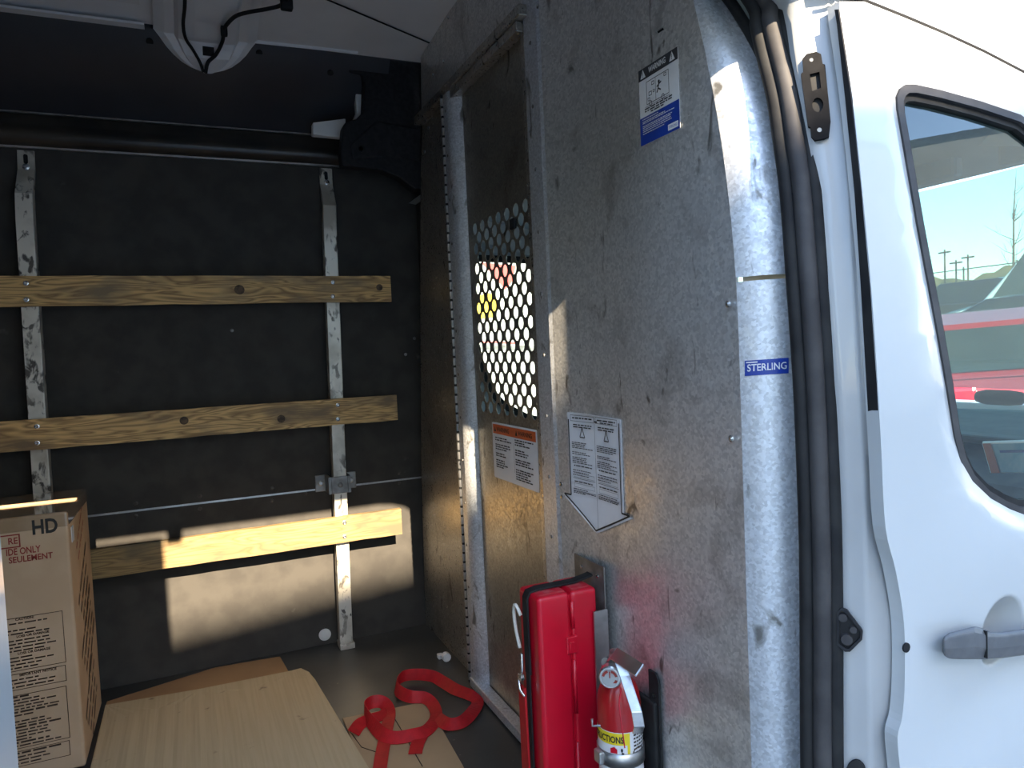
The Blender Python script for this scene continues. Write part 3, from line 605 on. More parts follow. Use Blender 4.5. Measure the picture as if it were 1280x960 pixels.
# panel left of the door; its far edge follows the body side
left = [(YH, ZF), (2.349, ZF), (2.31, -0.42), (2.235, 0.107), (2.165, 0.496), (2.115, 0.687), (2.09, 0.83), (2.09, 0.69+0.0), (YH, ZD)]
left = [(YH, ZF), (2.348, ZF), (2.335, -0.69), (2.312, -0.42), (2.235, 0.107), (2.165, 0.496), (2.115, 0.687), (YH, ZD)]
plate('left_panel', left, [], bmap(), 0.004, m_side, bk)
head = [(2.114, 0.69), (2.09, 0.875), (1.85, 0.895), (1.3, 0.90), (0.95, 0.88), (0.95, ZD), (YH, ZD)]
plate('header_panel', head, [], bmap(-0.002), 0.004, m_galv, bk)
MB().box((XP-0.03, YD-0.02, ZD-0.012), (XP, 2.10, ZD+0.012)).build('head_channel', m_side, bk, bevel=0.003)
# main panel right of the door with slot
def yfold(z): return 0.774 + 0.31*max(0.0, z)**2
def pcurve(y):
    if y < 0.95: return 0.0
    if y < 1.15: t = (y - 0.95)/0.20; return 0.010*t*t*(3 - 2*t)
    if y < 1.308: return 0.010 - 0.018*((y - 1.15)/0.158)**2
    return -0.008
def onpanel(px, py):
    x = XP
    for _ in range(12): x = XP - 0.0015 + pcurve(onX(px, py, x).y)
    return onX(px, py, x)
zz_ = [(yfold(z), z) for z in (0.75, 0.65, 0.55, 0.48, 0.40, 0.32, 0.24, 0.16, 0.08, 0.0)]
mr_o = [(1.308, ZF), (1.308, 0.88), (0.95, 0.86)] + zz_ + [(0.774, ZF)]
sp_ = [onX(x, y, XP) for x, y in ((819, 39), (828, 33), (830, 37), (821, 43))]
plate('main_panel', mr_o, [[(p.y, p.z) for p in sp_]], lambda u, v, d: Vector((XP + pcurve(u) + d, u, v)), 0.004, m_galv, bk, extra=[(0.95 + 0.0125*i, -0.9 + 0.22*j) for i in range(29) for j in range(9)], smooth=True)
MB().box((XP+0.012, 0.93, 0.43), (XP+0.016, 1.02, 0.52)).build('slot_dark_sheet', m_rubber, bk)  # dark sheet added behind the slot so it reads as unlit
prof = [(XP+0.010, YD), (XP-0.011, YD), (XP-0.011, 1.316), (XP-0.008, 1.306)]
MB().grid([[Vector((x, y, z)) for x, y in prof] for z in (ZF, -0.3, 0.3, 0.875)]).build('door_jamb', m_galv_l, bk, smooth=False)
for k in range(12):
    z = 0.62 - 0.127*k
    MB().lathe([(0.004, 0.0), (0.004, -0.0012), (0.002, -0.002)], (XP-0.011, 1.345, z), 'x', 10).build('rivet', m_dsteel, bk)
for (x, y) in ((703, 605), (704, 621), (912, 380), (916, 548), (674, 8), (533, 150), (537, 160), (532, 190), (543, 94), (556, 77), (562, 22)):
    p = onpanel(x, y); MB().lathe([(0.005, 0.0), (0.005, -0.002), (0.002, -0.0035)], p - Vector((0.002, 0, 0)), 'x', 10).build('bolt_head', m_chrome, bk)
# outer flange, wrapping towards the pillar, in two lengths with an open slot between them
ftab = [(-0.92, 0.728), (0.07, 0.724), (0.18, 0.730), (0.26, 0.744), (0.349, 0.768), (0.42, 0.80), (0.488, 0.842), (0.56, 0.90), (0.70, 1.0)]
def flange(z0, z1, n, nm):
    rows = []
    for i in range(n+1):
        z = lerp(z0, z1, i/n); yf = yfold(z); ye = interp(ftab, z); xe = 0.735 - 0.02*max(0, (z-0.3)/0.3)
        a = Vector((XP, yf, z)); b_ = Vector((xe, ye, z)); nn = Vector((-0.7, -0.7, 0)); row = []
        for k in range(9):
            t = k/8; row.append(lerp(a, b_, t) + nn*0.010*math.sin(math.pi*t)*(1 if z < 0.45 else 0.6))
        row.append(b_ + Vector((0.010, -0.006, 0)))
        rows.append(row)
    return MB().grid(rows).build(nm, m_galv_l, bk, smooth=True)
zs_ = onX(920, 350, XP).z; m_slot_light = mat('slot_light_cream', (0.75, 0.62, 0.45), 0.5, 0, (0.7, 0.58, 0.42), 9)  # cream colour stands in for cab light showing through the slot
flange(ZF, zs_ - 0.003, 14, 'outer_flange'); flange(zs_ + 0.003, 0.70, 14, 'outer_flange')
MB().grid([[Vector((XP+0.012, yfold(z)+0.0, z)), Vector((0.745, interp(ftab, z)+0.012, z))] for z in (zs_-0.02, zs_+0.02)]).build('slot_light_sheet', m_slot_light, bk)  # sheet added behind the slot, coloured like light coming through
# black edge trim along the upper flange
et = smooth_path([Vector((0.735 - 0.02*max(0, (z-0.3)/0.3), interp(ftab, z), z)) + Vector((0.008, -0.012, 0)) for z in (0.56, 0.49, 0.44, 0.40, 0.36, 0.325, 0.30)], 4)
MB().tube(et, 0.0075, 10).build('edge_trim', m_rubber, bk, smooth=True)
pe = et[-1]; MB().box(pe + Vector((-0.004, -0.010, -0.02)), pe + Vector((0.016, 0.008, 0.02))).build('trim_end', m_rubber, bk, bevel=0.003)

# hinged door in the bulkhead
dr = empty('door_4', (XP, 1.6, ZF), 'hinged steel bulkhead door with a perforated viewing sheet', 'door', kind='structure')
# leaf outline 1.40..1.80; front plane at XP-0.004, holes on a 50 mm staggered pitch
holes = []
for k in range(19):
    z = 0.308 - 0.025*k
    for i in range(7):
        y = (1.721 if k % 2 == 0 else 1.696) - 0.05*i
        holes.append(circ(y, z, 0.0146, 12))
leaf = [(1.381, ZF+0.02), (1.775, ZF+0.02), (1.775, ZD-0.02), (1.381, ZD-0.02)]
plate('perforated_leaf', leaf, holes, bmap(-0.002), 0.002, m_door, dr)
prof = [(XP-0.028, YH), (XP-0.030, YH-0.004), (XP-0.030, 1.805), (XP-0.028, 1.796), (XP-0.020, 1.780), (XP-0.010, 1.762), (XP-0.004, 1.745), (XP-0.0025, 1.742)]
MB().grid([[Vector((x, y, z)) for x, y in prof[:3]] for z in (ZF+0.01, 0.0, ZD-0.015)]).build('hinge_stile', m_galv_l, dr)
def rollrow(z): return [Vector((x, y, z)) for x, y in prof[2:5]] + [Vector((XP-0.006, 1.772, z)), Vector((XP-0.002, 1.768, z))]
MB().grid([rollrow(z) for z in (ZF+0.01, 0.0, ZD-0.015)]).build('rolled_edge', m_galv_l, dr, smooth=True)
MB().grid([[Vector((XP-0.002, 1.400, z)), Vector((XP-0.007, 1.399, z)), Vector((XP-0.008, 1.392, z)), Vector((XP-0.008, 1.382, z)), Vector((XP-0.002, 1.380, z))] for z in (ZF+0.01, 0.0, ZD-0.015)]).build('latch_stile', m_side, dr)
MB().box((XP-0.026, 1.378, ZD-0.035), (XP-0.002, 1.80, ZD-0.014)).build('top_rail', m_side, dr, bevel=0.002)
MB().box((XP-0.034, 1.378, ZF+0.006), (XP-0.004, YH, ZF+0.030)).build('bottom_rail', m_galv_l, dr, bevel=0.002)
hg = MB().tube([(XP-0.030, YH+0.006, ZF+0.012), (XP-0.030, YH+0.006, ZD-0.01)], 0.004, 8).build('piano_hinge', m_rubber, dr)
kn = None
nk = 62
for k in range(nk):
    z = lerp(ZF+0.03, ZD-0.03, k/(nk-1))
    if kn is None:
        kn = MB().lathe([(0.0055, -0.0095), (0.0055, 0.0095)], (0, 0, 0), 'z', 10).build('knuckle', m_alu, None); kn.location = (XP-0.030, YH+0.006, z); bpy.context.view_layer.update(); setp(kn, hg)
    else:
        c = bpy.data.objects.new('knuckle', kn.data); C.objects.link(c); c.location = (XP-0.030, YH+0.006, z); setp(c, hg)
for k in range(14):
    z = 0.63 - 0.115*k
    MB().lathe([(0.0038, 0.0), (0.0038, -0.0012), (0.0018, -0.002)], (XP-0.030, 1.818, z), 'x', 10).build('rivet', m_dsteel, dr)
p = onX(645, 280, XP); MB().box((XP-0.012, p.y-0.012, p.z-0.012), (XP-0.003, p.y+0.012, p.z+0.012)).build('latch_hole_cover', m_rubber, dr, bevel=0.003)
cap = onZ(568, 824, ZF+0.012)
cp = empty('plastic_cap', (0.655, 2.04, ZF), 'small white plastic cap lying on the floor by the bulkhead', 'cap')
MB().lathe([(0.010, -0.012), (0.013, -0.010), (0.013, 0.006), (0.008, 0.010), (0.004, 0.012)], (0.650, 2.035, ZF+0.013), 'y', 14).build('cap', m_whitep, cp)
MB().box((0.632, 2.05, ZF), (0.648, 2.07, ZF+0.014)).build('tab', m_whitep, cp, bevel=0.003)

# ------------------------------------------------------------------ stickers (u runs towards the viewer's right)
U = Vector((0, -1, 0)); V3 = Vector((0, 0, 1))
def sticker(name, outline_uv, o, mat_, parent, off=0.0):
    mb = MB(); mb.prism([Vector(o) + U*a + V3*b + Vector((-off, 0, 0)) for a, b in outline_uv], (0.0004, 0, 0)); return mb.build(name, mat_, parent)
# blue and white warning label
o = Vector((XP-0.0015, 0.984, 0.315)); W, H = 0.101, 0.118
st = sticker('warning_label', rrect(0, 0, W, H, 0.002), o, m_white, bk); tag(st, 'white warning label with dark header and blue lower half')
e = Vector((-0.0006, 0, 0)); e2 = e*2
mb = MB(); rect_uv(mb, o+e, U, V3, 0, H*0.85, W, H); mb.build('header_band', m_navy, st)
mb = MB(); rect_uv(mb, o+e, U, V3, 0, 0, W, H*0.36); mb.build('blue_band', m_blue, st)
text('lettering', 'WARNING', o+e2+U*0.028+V3*(H*0.895), U, V3, 0.044, 0.009, m_white, st, 0.02)
for a in (0.006, W-0.020):
    mb = MB(); q = o+e2+U*a+V3*(H*0.87); mb.add([q, q+U*0.014, q+U*0.007+V3*0.0135], [(0, 1, 2)]); t_ = mb.build('warning_triangle', m_white, st)
    mb = MB(); q2 = q + e; rect_uv(mb, q2, U, V3, 0.0063, 0.004, 0.0077, 0.0095); rect_uv(mb, q2, U, V3, 0.0063, 0.0015, 0.0077, 0.003); mb.build('mark', m_navy, st)
mb = MB(); frame_uv(mb, o+e, U, V3, 0.020, H*0.50, 0.078, H*0.80, 0.0009); rect_uv(mb, o+e, U, V3, 0.016, H*0.475, 0.080, H*0.480); rect_uv(mb, o+e, U, V3, 0.044, H*0.5, 0.0447, H*0.8)
for cu_, cv_ in ((0.030, H*0.50), (0.062, H*0.50)):
    for k in range(12):
        t = 2*math.pi*k/12; t2 = 2*math.pi*(k+1)/12; q = o+e+U*cu_+V3*cv_
        mb.quad(q+U*0.0042*math.cos(t)+V3*0.0042*math.sin(t), q+U*0.0042*math.cos(t2)+V3*0.0042*math.sin(t2), q+U*0.003*math.cos(t2)+V3*0.003*math.sin(t2), q+U*0.003*math.cos(t)+V3*0.003*math.sin(t))
def figure(q, s):
    mb.add([q + U*s*math.cos(t*0.785)*0.16 + V3*s*(0.86 + 0.16*math.sin(t*0.785)) for t in range(8)], [tuple(range(8))])
    for a, b, c_, d_ in ((0, .72, -.12, .25), (-.12, .25, -.35, -.1), (-.12, .25, .28, .0), (0, .62, .38, .75), (0, .62, -.35, .45)):
        p_ = q + U*s*a + V3*s*b; r_ = q + U*s*c_ + V3*s*d_; dv = (r_-p_).normalized(); sd = Vector((0, -dv.z, dv.y))*s*0.07
        mb.quad(p_-sd, p_+sd, r_+sd, r_-sd)
figure(o+e+U*0.053+V3*(H*0.60), 0.016)
for a, b, s in ((0.026, 0.60, 0.008), (0.034, 0.72, 0.007), (0.023, 0.54, 0.006), (0.066, 0.74, 0.006), (0.037, 0.62, 0.005)):
    frame_uv(mb, o+e, U, V3, a, H*b, a+s, H*b+s*0.8, 0.0009)
mb.build('pictogram', m_navy, st)
rn = random.Random(1); mb = MB()
for k in range(3): words(mb, o+e, U, V3, 0.014 + (0.016 if k == 2 else 0), 0.088, H*(0.445 - 0.030*k), 0.0034, rn, 0.95 if k < 2 else 0.5, 1.0 if k < 2 else 0.6)
mb.build('small_print', m_navy, st)
mb = MB()
for k, b in enumerate((0.325, 0.295, 0.275, 0.235, 0.215, 0.19, 0.165, 0.135)): words(mb, o+e2, U, V3, 0.008, 0.09, H*b, 0.0018, rn, 0.5, 1.0)
mb.build('small_print', m_white, st)
mb = MB(); rect_uv(mb, o+e2, U, V3, 0.073, H*0.03, 0.098, H*0.105); mb.build('logo_patch', m_white, st)
text('lettering', 'STERLING', o+e2+e+U*0.0755+V3*(H*0.05), U, V3, 0.020, 0.0038, m_blue, st)
# arrow-shaped emergency label
opx = [(709, 515), (776, 524), (780, 644), (791, 648), (746, 667), (704, 617), (713, 619)]
pts = [onpanel(x, y) for x, y in opx]
for p in pts: p.x = XP - 0.0015
st = plate('arrow_label', [(p.y, p.z) for p in pts], [], lambda u, v, d: Vector((XP - 0.0018 + d, u, v)), 0.0006, m_white, bk, extra=[(1.06 + 0.008*i, -0.40 + 0.03*j) for i in range(36) for j in range(10)])
tag(st, 'white arrow-shaped label with two columns of small print')
o = Vector((XP-0.0042, pts[0].y, pts[2].z)); W = pts[0].y - pts[1].y; H = pts[0].z - pts[2].z
mb = MB()
def edge_line(a, b, wd):
    d = (b-a).normalized(); n = Vector((0, -d.z, d.y))*wd
    for k in range(8): a1, b1 = lerp(a, b, k/8), lerp(a, b, (k+1)/8); mb.quad(a1-n, a1+n, b1+n, b1-n)
cpt = sum(pts, Vector())/7
ins = [p + (cpt-p)*0.06 + Vector((-0.002, 0, 0)) for p in pts]
for i in (1, 2, 3, 4, 5, 6): edge_line(ins[i], ins[(i+1) % 7] + (Vector((0, 0, -0.006)) if i == 6 else Vector()), 0.0016)
edge_line(ins[0] + Vector((0, -0.085, -0.006)), ins[0] + Vector((0, -0.095, -0.006)), 0.0016)
edge_line(o + U*W*0.5 + V3*H*0.98, o + U*W*0.5 - V3*0.045, 0.0004)
mb.build('border', m_inkb, st)
rn = random.Random(4); mb = MB()
for c0 in (0.08, 0.53):
    a0, a1 = W*c0, W*(c0+0.40)
    frame_uv(mb, o, U, V3, a0-0.002, H*0.905, a1+0.002, H*0.975, 0.0008)
    words(mb, o, U, V3, a0+0.004, a1-0.002, H*0.935, 0.0042, rn, 0.95, 1)
    if c0 > 0.3: words(mb, o, U, V3, a0+0.014, a1-0.012, H*0.912, 0.0032, rn, 0.9, 1)
    for b in (0.86, 0.835): words(mb, o, U, V3, a0+0.006, a1-0.004, H*b, 0.0036, rn, 0.9, 1)
    for b in (0.66, 0.64, 0.62, 0.60, 0.55, 0.53, 0.49, 0.47, 0.45, 0.43, 0.345, 0.32, 0.29, 0.13, 0.10, 0.085): words(mb, o, U, V3, a0, a1, H*b, 0.0026, rn, 0.55, 1)
    for b in (0.395, 0.215): words(mb, o, U, V3, a0+0.004, a1-0.004, H*b, 0.0034, rn, 0.9, 1)
    for b in (0.255, 0.115): rect_uv(mb, o, U, V3, a0, H*b, a1, H*b+0.0009)
    for b in (0.27, 0.155):
        frame_uv(mb, o, U, V3, a0+0.003, H*b, a1-0.003, H*b+0.008, 0.0005)
mb.build('small_print', m_inkb, st)
for c0 in (0.27, 0.72):
    mb = MB(); q = o + U*W*c0 + V3*H*0.73
    for a, b in ((Vector((0, 0.008, 0)), Vector((0, -0.008, 0))), (Vector((0, -0.008, 0)), Vector((0, 0, 0.019))), (Vector((0, 0, 0.019)), Vector((0, 0.008, 0)))): edge_line(q+a, q+b, 0.0011)
    mb.build('triangle', m_inkb, st)
for ch in [st] + list(st.children):
    for v_ in ch.data.vertices: v_.co.x += pcurve(v_.co.y)
# orange and white label on the door
q4 = [onX(x, y, XP-0.0035) for x, y in ((615, 527), (671, 536), (674, 612), (619, 596))]
W = q4[0].y - q4[1].y; H = q4[0].z - q4[3].z; o = Vector((XP-0.0035, q4[0].y, q4[3].z))
st = sticker('safety_label', rrect(0, 0, W, H, 0.004), o, m_white, dr); tag(st, 'white label with orange header in two columns')
mb = MB(); rect_uv(mb, o+e, U, V3, 0.006, H*0.80, W-0.006, H*0.965); mb.build('orange_band', m_orange, st)
text('lettering', 'WARNING', o+e2+U*0.030+V3*(H*0.845), U, V3, 0.075, 0.011, m_inkb, st, 0.02)
text('lettering', 'WARNING', o+e2+U*0.155+V3*(H*0.845), U, V3, 0.075, 0.011, m_inkb, st, 0.02)
mb = MB(); rn = random.Random(9)
for a in (0.014, 0.140):
    q = o+e2+U*a+V3*(H*0.838); mb.add([q, q+U*0.012, q+U*0.006+V3*0.013], [(0, 1, 2)])
for c0, rows_ in ((0.07, (0.72, 0.68, 0.60, 0.56, 0.52, 0.44, 0.40, 0.32, 0.28, 0.24, 0.20)), (0.53, (0.75, 0.71, 0.67, 0.58, 0.54, 0.50, 0.42, 0.38, 0.34, 0.25, 0.21, 0.17, 0.13, 0.09))):
    for b in rows_: words(mb, o+e, U, V3, W*c0, W*(c0+0.40), H*b, 0.0048, rn, 0.45, 1)
rect_uv(mb, o+e, U, V3, W*0.5, H*0.2, W*0.5+0.0008, H*0.7)
mb.build('small_print', m_inkb, st)
# sticker on the flange: fitted to its curve
def fl_pt(px, py, off=0.0):
    d = ray(px, py); best = None
    for k in range(120):
        t = k/119; z = -0.04; a = Vector((XP, yfold(z), 0)); b_ = Vector((0.735, interp(ftab, z), 0)); q = lerp(a, b_, t) + Vector((-0.7, -0.7, 0))*0.010*math.sin(math.pi*t)
        r_ = abs(q.x/q.y - d.x/d.y)
        if best is None or r_ < best[0]: best = (r_, q)
    q = best[1]; return Vector((q.x, q.y, d.z*q.y/d.y)) + Vector((-0.7, -0.7, 0))*off
def strip(x0, x1, ya, yb, off, n=8):
    rows = []
    for j in (0, 1):
        rows.append([fl_pt(lerp(x0, x1, k/n), lerp(ya[j], yb[j], k/n), off) for k in range(n+1)])
    return MB().grid(rows)
st = strip(931, 986, (451, 470), (447, 466.5), 0.0012).build('brand_sticker', m_blue, bk); tag(st, 'small blue sticker reading STERLING')
me = text_mesh('STERLING', 0.012); xs_ = [p.co.x for p in me.vertices]; ys_ = [p.co.y for p in me.vertices]; x0, x1, y0, y1 = min(xs_), max(xs_), min(ys_), max(ys_)
for p_ in me.vertices:
    t = (p_.co.x-x0)/(x1-x0); b = (p_.co.y-y0)/(y1-y0); p_.co = fl_pt(lerp(934, 983.5, t), lerp(lerp(464.5, 461, t), lerp(455.5, 452, t), b), 0.0022)
link('lettering', me, m_white, st)
mb = strip(933, 947, (452.5, 454), (451.6, 453.1), 0.0020, 4); mb.build('small_print', m_white, st)

# ------------------------------------------------------------------ tie rack on the far wall
m_wood = [wood_mat('weathered_board', (0.30, 0.165, 0.062), (0.74, 0.465, 0.185), (0.26, 0.18, 0.10), 0.3), wood_mat('weathered_board', (0.32, 0.18, 0.068), (0.74, 0.465, 0.19), (0.23, 0.15, 0.08), 3.7), wood_mat('weathered_board', (0.17, 0.105, 0.042), (0.32, 0.21, 0.085), (0.13, 0.098, 0.055), 8.1)]
rk = empty('tie_rack', (0.1, 2.30, ZF), 'wall rack of three weathered boards screwed to two steel posts', 'rack')
YS = 2.262; YP = 2.282
def post(xb, xt, zb, w=0.040):
    # square tube bent back and flattened against the wall at its top
    secs = [(zb, xb, YP, 0.040), (-0.3, lerp(xb, xt, 0.35), YP, 0.040), (0.40, lerp(xb, xt, 0.75), YP, 0.040), (0.47, lerp(xb, xt, 0.85), YP+0.004, 0.034), (0.545, lerp(xb, xt, 0.95), YW-0.012, 0.009), (0.598, xt, YW-0.006, 0.005)]
    rows = []
    for z, x, y, dpt in secs:
        rows.append([Vector((x, y, z)), Vector((x+w, y, z)), Vector((x+w, y+dpt, z)), Vector((x, y+dpt, z)), Vector((x, y, z))])
    mb = MB().grid(rows); n = len(mb.v); mb.f += [(0, 1, 2, 3), (n-5, n-4, n-3, n-2)]
    po = mb.build('post', m_post, rk, bevel=0.003)
    mb = MB(); mb.prism([Vector((xt + w/2 + a - 0.001, YW-0.0108 - (0.0012 if b < 0 else 0), 0.572+b)) for a, b in rrect(-0.005, -0.012, 0.005, 0.014, 0.0045)], (0, 0.003, 0)); mb.build('slot', m_rubber, po)
    MB().lathe([(0.0085, 0.001), (0.0085, -0.003), (0.004, -0.005)], (xt + w/2 - 0.001, YW-0.0125, 0.551), 'y', 14).build('bolt', m_chrome, po)
    return po
post(-0.405, -0.386, ZF)
p2 = post(0.384, 0.414, ZF+0.004)
MB().box((0.382, YP-0.012, ZF), (0.428, YP+0.045, ZF+0.018)).build('post_foot', m_post, rk, bevel=0.002)
# strap bracket clamping the right post to the wall
br = empty('post_bracket', (0.41, YW, -0.40), 'grey steel strap bracket clamping the right post to the wall', 'bracket')
MB().box((0.384, YP-0.006, -0.425), (0.436, YP-0.001, -0.372)).build('strap', m_dsteel, br, bevel=0.002)
for x0, x1, xa in ((0.376, 0.384, 0.345), (0.436, 0.444, 0.475)):
    MB().box((x0, YP-0.006, -0.425), (x1, YW-0.003, -0.372)).build('arm', m_dsteel, br)
    MB().box((min(xa, x0), YW-0.006, -0.425), (max(xa, x1), YW-0.001, -0.372)).build('ear', m_dsteel, br, bevel=0.002)
    MB().lathe([(0.009, 0), (0.009, -0.005), (0.005, -0.007)], ((xa+(x0+x1)/2)/2, YW-0.006, -0.398), 'y', 14).build('bolt', m_alu, br)
MB().lathe([(0.008, 0), (0.008, -0.003), (0.004, -0.005)], (0.411, YP-0.006, -0.398), 'y', 14).build('bolt', m_dsteel, br)
k_ = YS/2.35
for i, (zb, zt, xr) in enumerate(((0.170, 0.250, 0.602), (-0.209, -0.128, 0.602), (-0.577, -0.496, 0.597))):
    n = 40; rows = []
    rn = random.Random(20+i)
    for j in range(n+1):
        x = lerp(-1.9, xr, j/n); j1 = rn.uniform(-.0008, .0008); j2 = rn.uniform(-.0012, .0012)
        rows.append([Vector((x, YS, zb+j2)), Vector((x, YS, zt+j1)), Vector((x, YP-0.0005, zt+j1)), Vector((x, YP-0.0005, zb+j2)), Vector((x, YS, zb+j2))])
    mb = MB().grid(rows); N_ = len(mb.v); mb.f += [(0, 1, 2, 3), (N_-5, N_-4, N_-3, N_-2)]
    sl = mb.build('board', m_wood[i], rk)
    for x in (-0.378, 0.412 + (0 if i else 0.006)):
        for f_ in (0.22, 0.76):
            MB().lathe([(0.0065, 0), (0.0065, -0.0015), (0.004, -0.0022), (0.002, -0.0012)], (x+0.004*f_, YS, lerp(zb, zt, f_)), 'y', 12).build('screw', m_chrome, sl)
    for kx, kz, kr in (((0.15, 0.5, 0.011), (0.565, 0.55, 0.008)) if i == 0 else ((-0.02, 0.6, 0.009), (0.245, 0.4, 0.009)) if i == 1 else ()):
        zc = lerp(zb, zt, kz); mk = mat('knot', (0.05, 0.03, 0.017), 0.7, 0, (0.14, 0.085, 0.045), 70)
        MB().lathe([(kr*1.5, 0.0004), (kr, -0.0006), (kr*0.4, -0.001)], (kx, YS, zc), 'y', 14).build('knot', mk, sl)

# ------------------------------------------------------------------ cardboard carton
cx0, cx1, cy0, cy1, cz0, cz1 = -0.78, -0.270, 1.90, 2.235, ZF+0.006, -0.322
cbx = empty('cardboard_carton', (-0.5, 2.07, ZF), 'tall brown cardboard carton marked HD standing by the left wall', 'carton')
MB().box((cx0, cy0, cz0), (cx1, cy1, cz1)).build('body', m_card, cbx, bevel=0.006, seg=3)
MB().box((cx0, cy0-0.0008, cz1-0.035), (cx1+0.0008, cy1+0.0008, cz1+0.0012)).build('packing_tape', m_tape, cbx, bevel=0.006, seg=3)
mb = MB(); mb.hexa([Vector((cx0, 2.06, cz1+0.001)), Vector((cx1, 2.06, cz1+0.001)), Vector((cx1, 2.075, cz1+0.001)), Vector((cx0, 2.075, cz1+0.001)), Vector((cx0, 2.06, cz1+0.006)), Vector((cx1, 2.06, cz1+0.006)), Vector((cx1, 2.08, cz1+0.003)), Vector((cx0, 2.08, cz1+0.003))]); mb.build('flap_edge', m_card, cbx)
UX = Vector((1, 0, 0)); yf = cy0 - 0.0013
def bp(x, y): p = onY(x, y, yf); return p
a, b = bp(40.9, 668.8), bp(72.7, 665)
text('lettering', 'HD', Vector((a.x, yf, a.z)), UX, V3, b.x-a.x, 0.033, m_inkb, cbx, 0.03)
q = bp(25.9, 683.8); mb = MB(); frame_uv(mb, Vector((0, yf, 0)), UX, V3, -0.62, q.z, q.x, q.z+0.030, 0.0028); mb.build('red_frame', m_inkr, cbx)
a = bp(10.5, 681); text('lettering', 'RE', Vector((a.x, yf, a.z)), UX, V3, bp(22.5, 680).x-a.x, 0.0145, m_inkr, cbx, 0.02)
a = bp(8, 695.4); text('lettering', 'IDE ONLY', Vector((a.x, yf, a.z)), UX, V3, bp(51.3, 691.8).x-a.x, 0.0155, m_inkr, cbx, 0.02)
a = bp(11.2, 704.8); text('lettering', 'SEULEMENT', Vector((a.x, yf, a.z)), UX, V3, bp(66.5, 699).x-a.x, 0.014, m_inkr, cbx, 0.02)
rn = random.Random(12); mb = MB(); o = Vector((0, yf, 0))
for (xr, yt, xb, yb, nl) in ((78, 763, 81, 828, 15), (82, 831, 82.5, 851, 4), (83, 857, 87, 922, 17), (87, 925, 87.5, 944, 4)):
    t_, b_ = bp(xr, yt), bp(xb, yb); x1_ = t_.x; x0_ = x1_ - 0.30
    frame_uv(mb, o, UX, V3, x0_, b_.z, x1_, t_.z, 0.0014)
    for k in range(nl):
        if k % 5 == 0 and nl != 17 and k < 11:
            zt_ = lerp(t_.z, b_.z, (k+0.9)/(nl+0.6)); hs = {15: ('CAUTION:', 'LOSS OR DAMAGE', 'LOSS OR DAMAGE')[k//5], 4: 'IMPORTANT NOTICE'}[nl]
            if not (nl == 4 and yt > 900): text('lettering', hs, Vector((bp(21, 800).x, yf, zt_)), UX, V3, 0.0044*len(hs), 0.0058, m_inkbr, cbx, 0.035); continue
        if nl > 10 and rn.random() < 0.08: continue
        words(mb, o, UX, V3, x0_+0.01, x1_-0.006, lerp(t_.z, b_.z, (k+0.9)/(nl+0.6)), 0.0068 if k % 5 == 0 else 0.0052, rn, 0.75, 1)
mb.build('fine_print', m_inkbr, cbx)
mb = MB(); o = Vector((cx1+0.0013, 0, 0)); UY = Vector((0, 0.86, 0.5)); VY = Vector((0, -0.5, 0.86))
for g_, (yy, zz, n_, ln) in enumerate(((1.965, -0.56, 4, 0.22), (1.955, -0.685, 4, 0.26), (1.95, -0.83, 4, 0.22))):
    for k in range(n_):
        words(mb, o + Vector((0, yy + 0.02*k, zz - 0.012*k)), UY, VY, 0, ln - 0.02*k, -0.016*k, 0.016, rn, 0.8, 1)
mb.build('side_print', m_inkbr, cbx)
mb = MB(); words(mb, o + Vector((0, 1.99, -0.43)), UY, VY, 0, 0.16, 0, 0.010, rn, 0.9, 1); words(mb, o + Vector((0, 2.0, -0.45)), UY, VY, 0, 0.16, -0.012, 0.010, rn, 0.9, 1)
mb.build('side_print', m_inkr, cbx)
MB().box((cx1-0.002, 1.935, -0.40), (cx1+0.0015, 1.965, -0.365)).build('tape_tag', m_white, cbx)

# ------------------------------------------------------------------ flattened cardboard and strap on the floor
def sheet(name, pts, z, th, mm, label, seg=1):
    mb = MB(); mb.prism([Vector((x, y, z)) for x, y in pts], (0, 0, th)); o = mb.build(name, mm, None, bevel=0.0015); tag(o, label, 'cardboard sheet'); return o
s1 = sheet('cardboard_sheet', [(-0.26, 2.25), (0.02, 2.335), (0.205, 2.318), (0.215, 2.20), (0.22, 2.0), (-0.26, 2.0)], ZF+0.0005, 0.004, m_card_o, 'orange-brown cardboard sheet under the dusty one against the far wall')
pB = [onZ(x, y, ZF+0.012) for x, y in ((100, 894), (130, 888), (250, 862), (366, 838), (376, 836), (386, 840), (394, 850), (462, 962))]
pB = [(p.x, p.y) for p in pB]; ex_ = pB[-1]; pB = [(-0.258, 2.205)] + pB[2:] + [(ex_[0]+0.02, 1.15), (-0.258, 1.10)]
# large dusty sheet: slightly domed grid with corrugation lines
def dome(x, y): return 0.006*math.sin((x+0.4)*4.2)*math.sin((y-1.1)*2.8) + 0.0016*math.sin(x*160)*0.6
s2 = plate('cardboard_sheet', pB, [], lambda u, v, d: Vector((u, v, ZF+0.013 + dome(u, v) - d)), 0.005, m_card_g, None, extra=[(-0.4 + 0.0098*i, 1.12 + 0.11*j) for i in range(76) for j in range(10)])
tag(s2, 'large dusty grey-brown corrugated cardboard sheet in front of the carton', 'cardboard sheet')
pC = [onZ(x, y, ZF+0.006) for x, y in ((428, 897), (480, 887), (533, 876), (582, 962))]
pC = [(p.x, p.y) for p in pC]; dC = Vector(pC[3]) - Vector(pC[2]); pC += [tuple(Vector(pC[3]) + dC*0.7), (0.30, 1.25)]
s3 = sheet('cardboard_sheet', pC, ZF+0.0005, 0.005, m_card_t, 'tan cardboard sheet under the red strap')
ln = [onZ(x, y, ZF+0.006) for x, y in ((487, 888), (505, 918), (528, 958))]
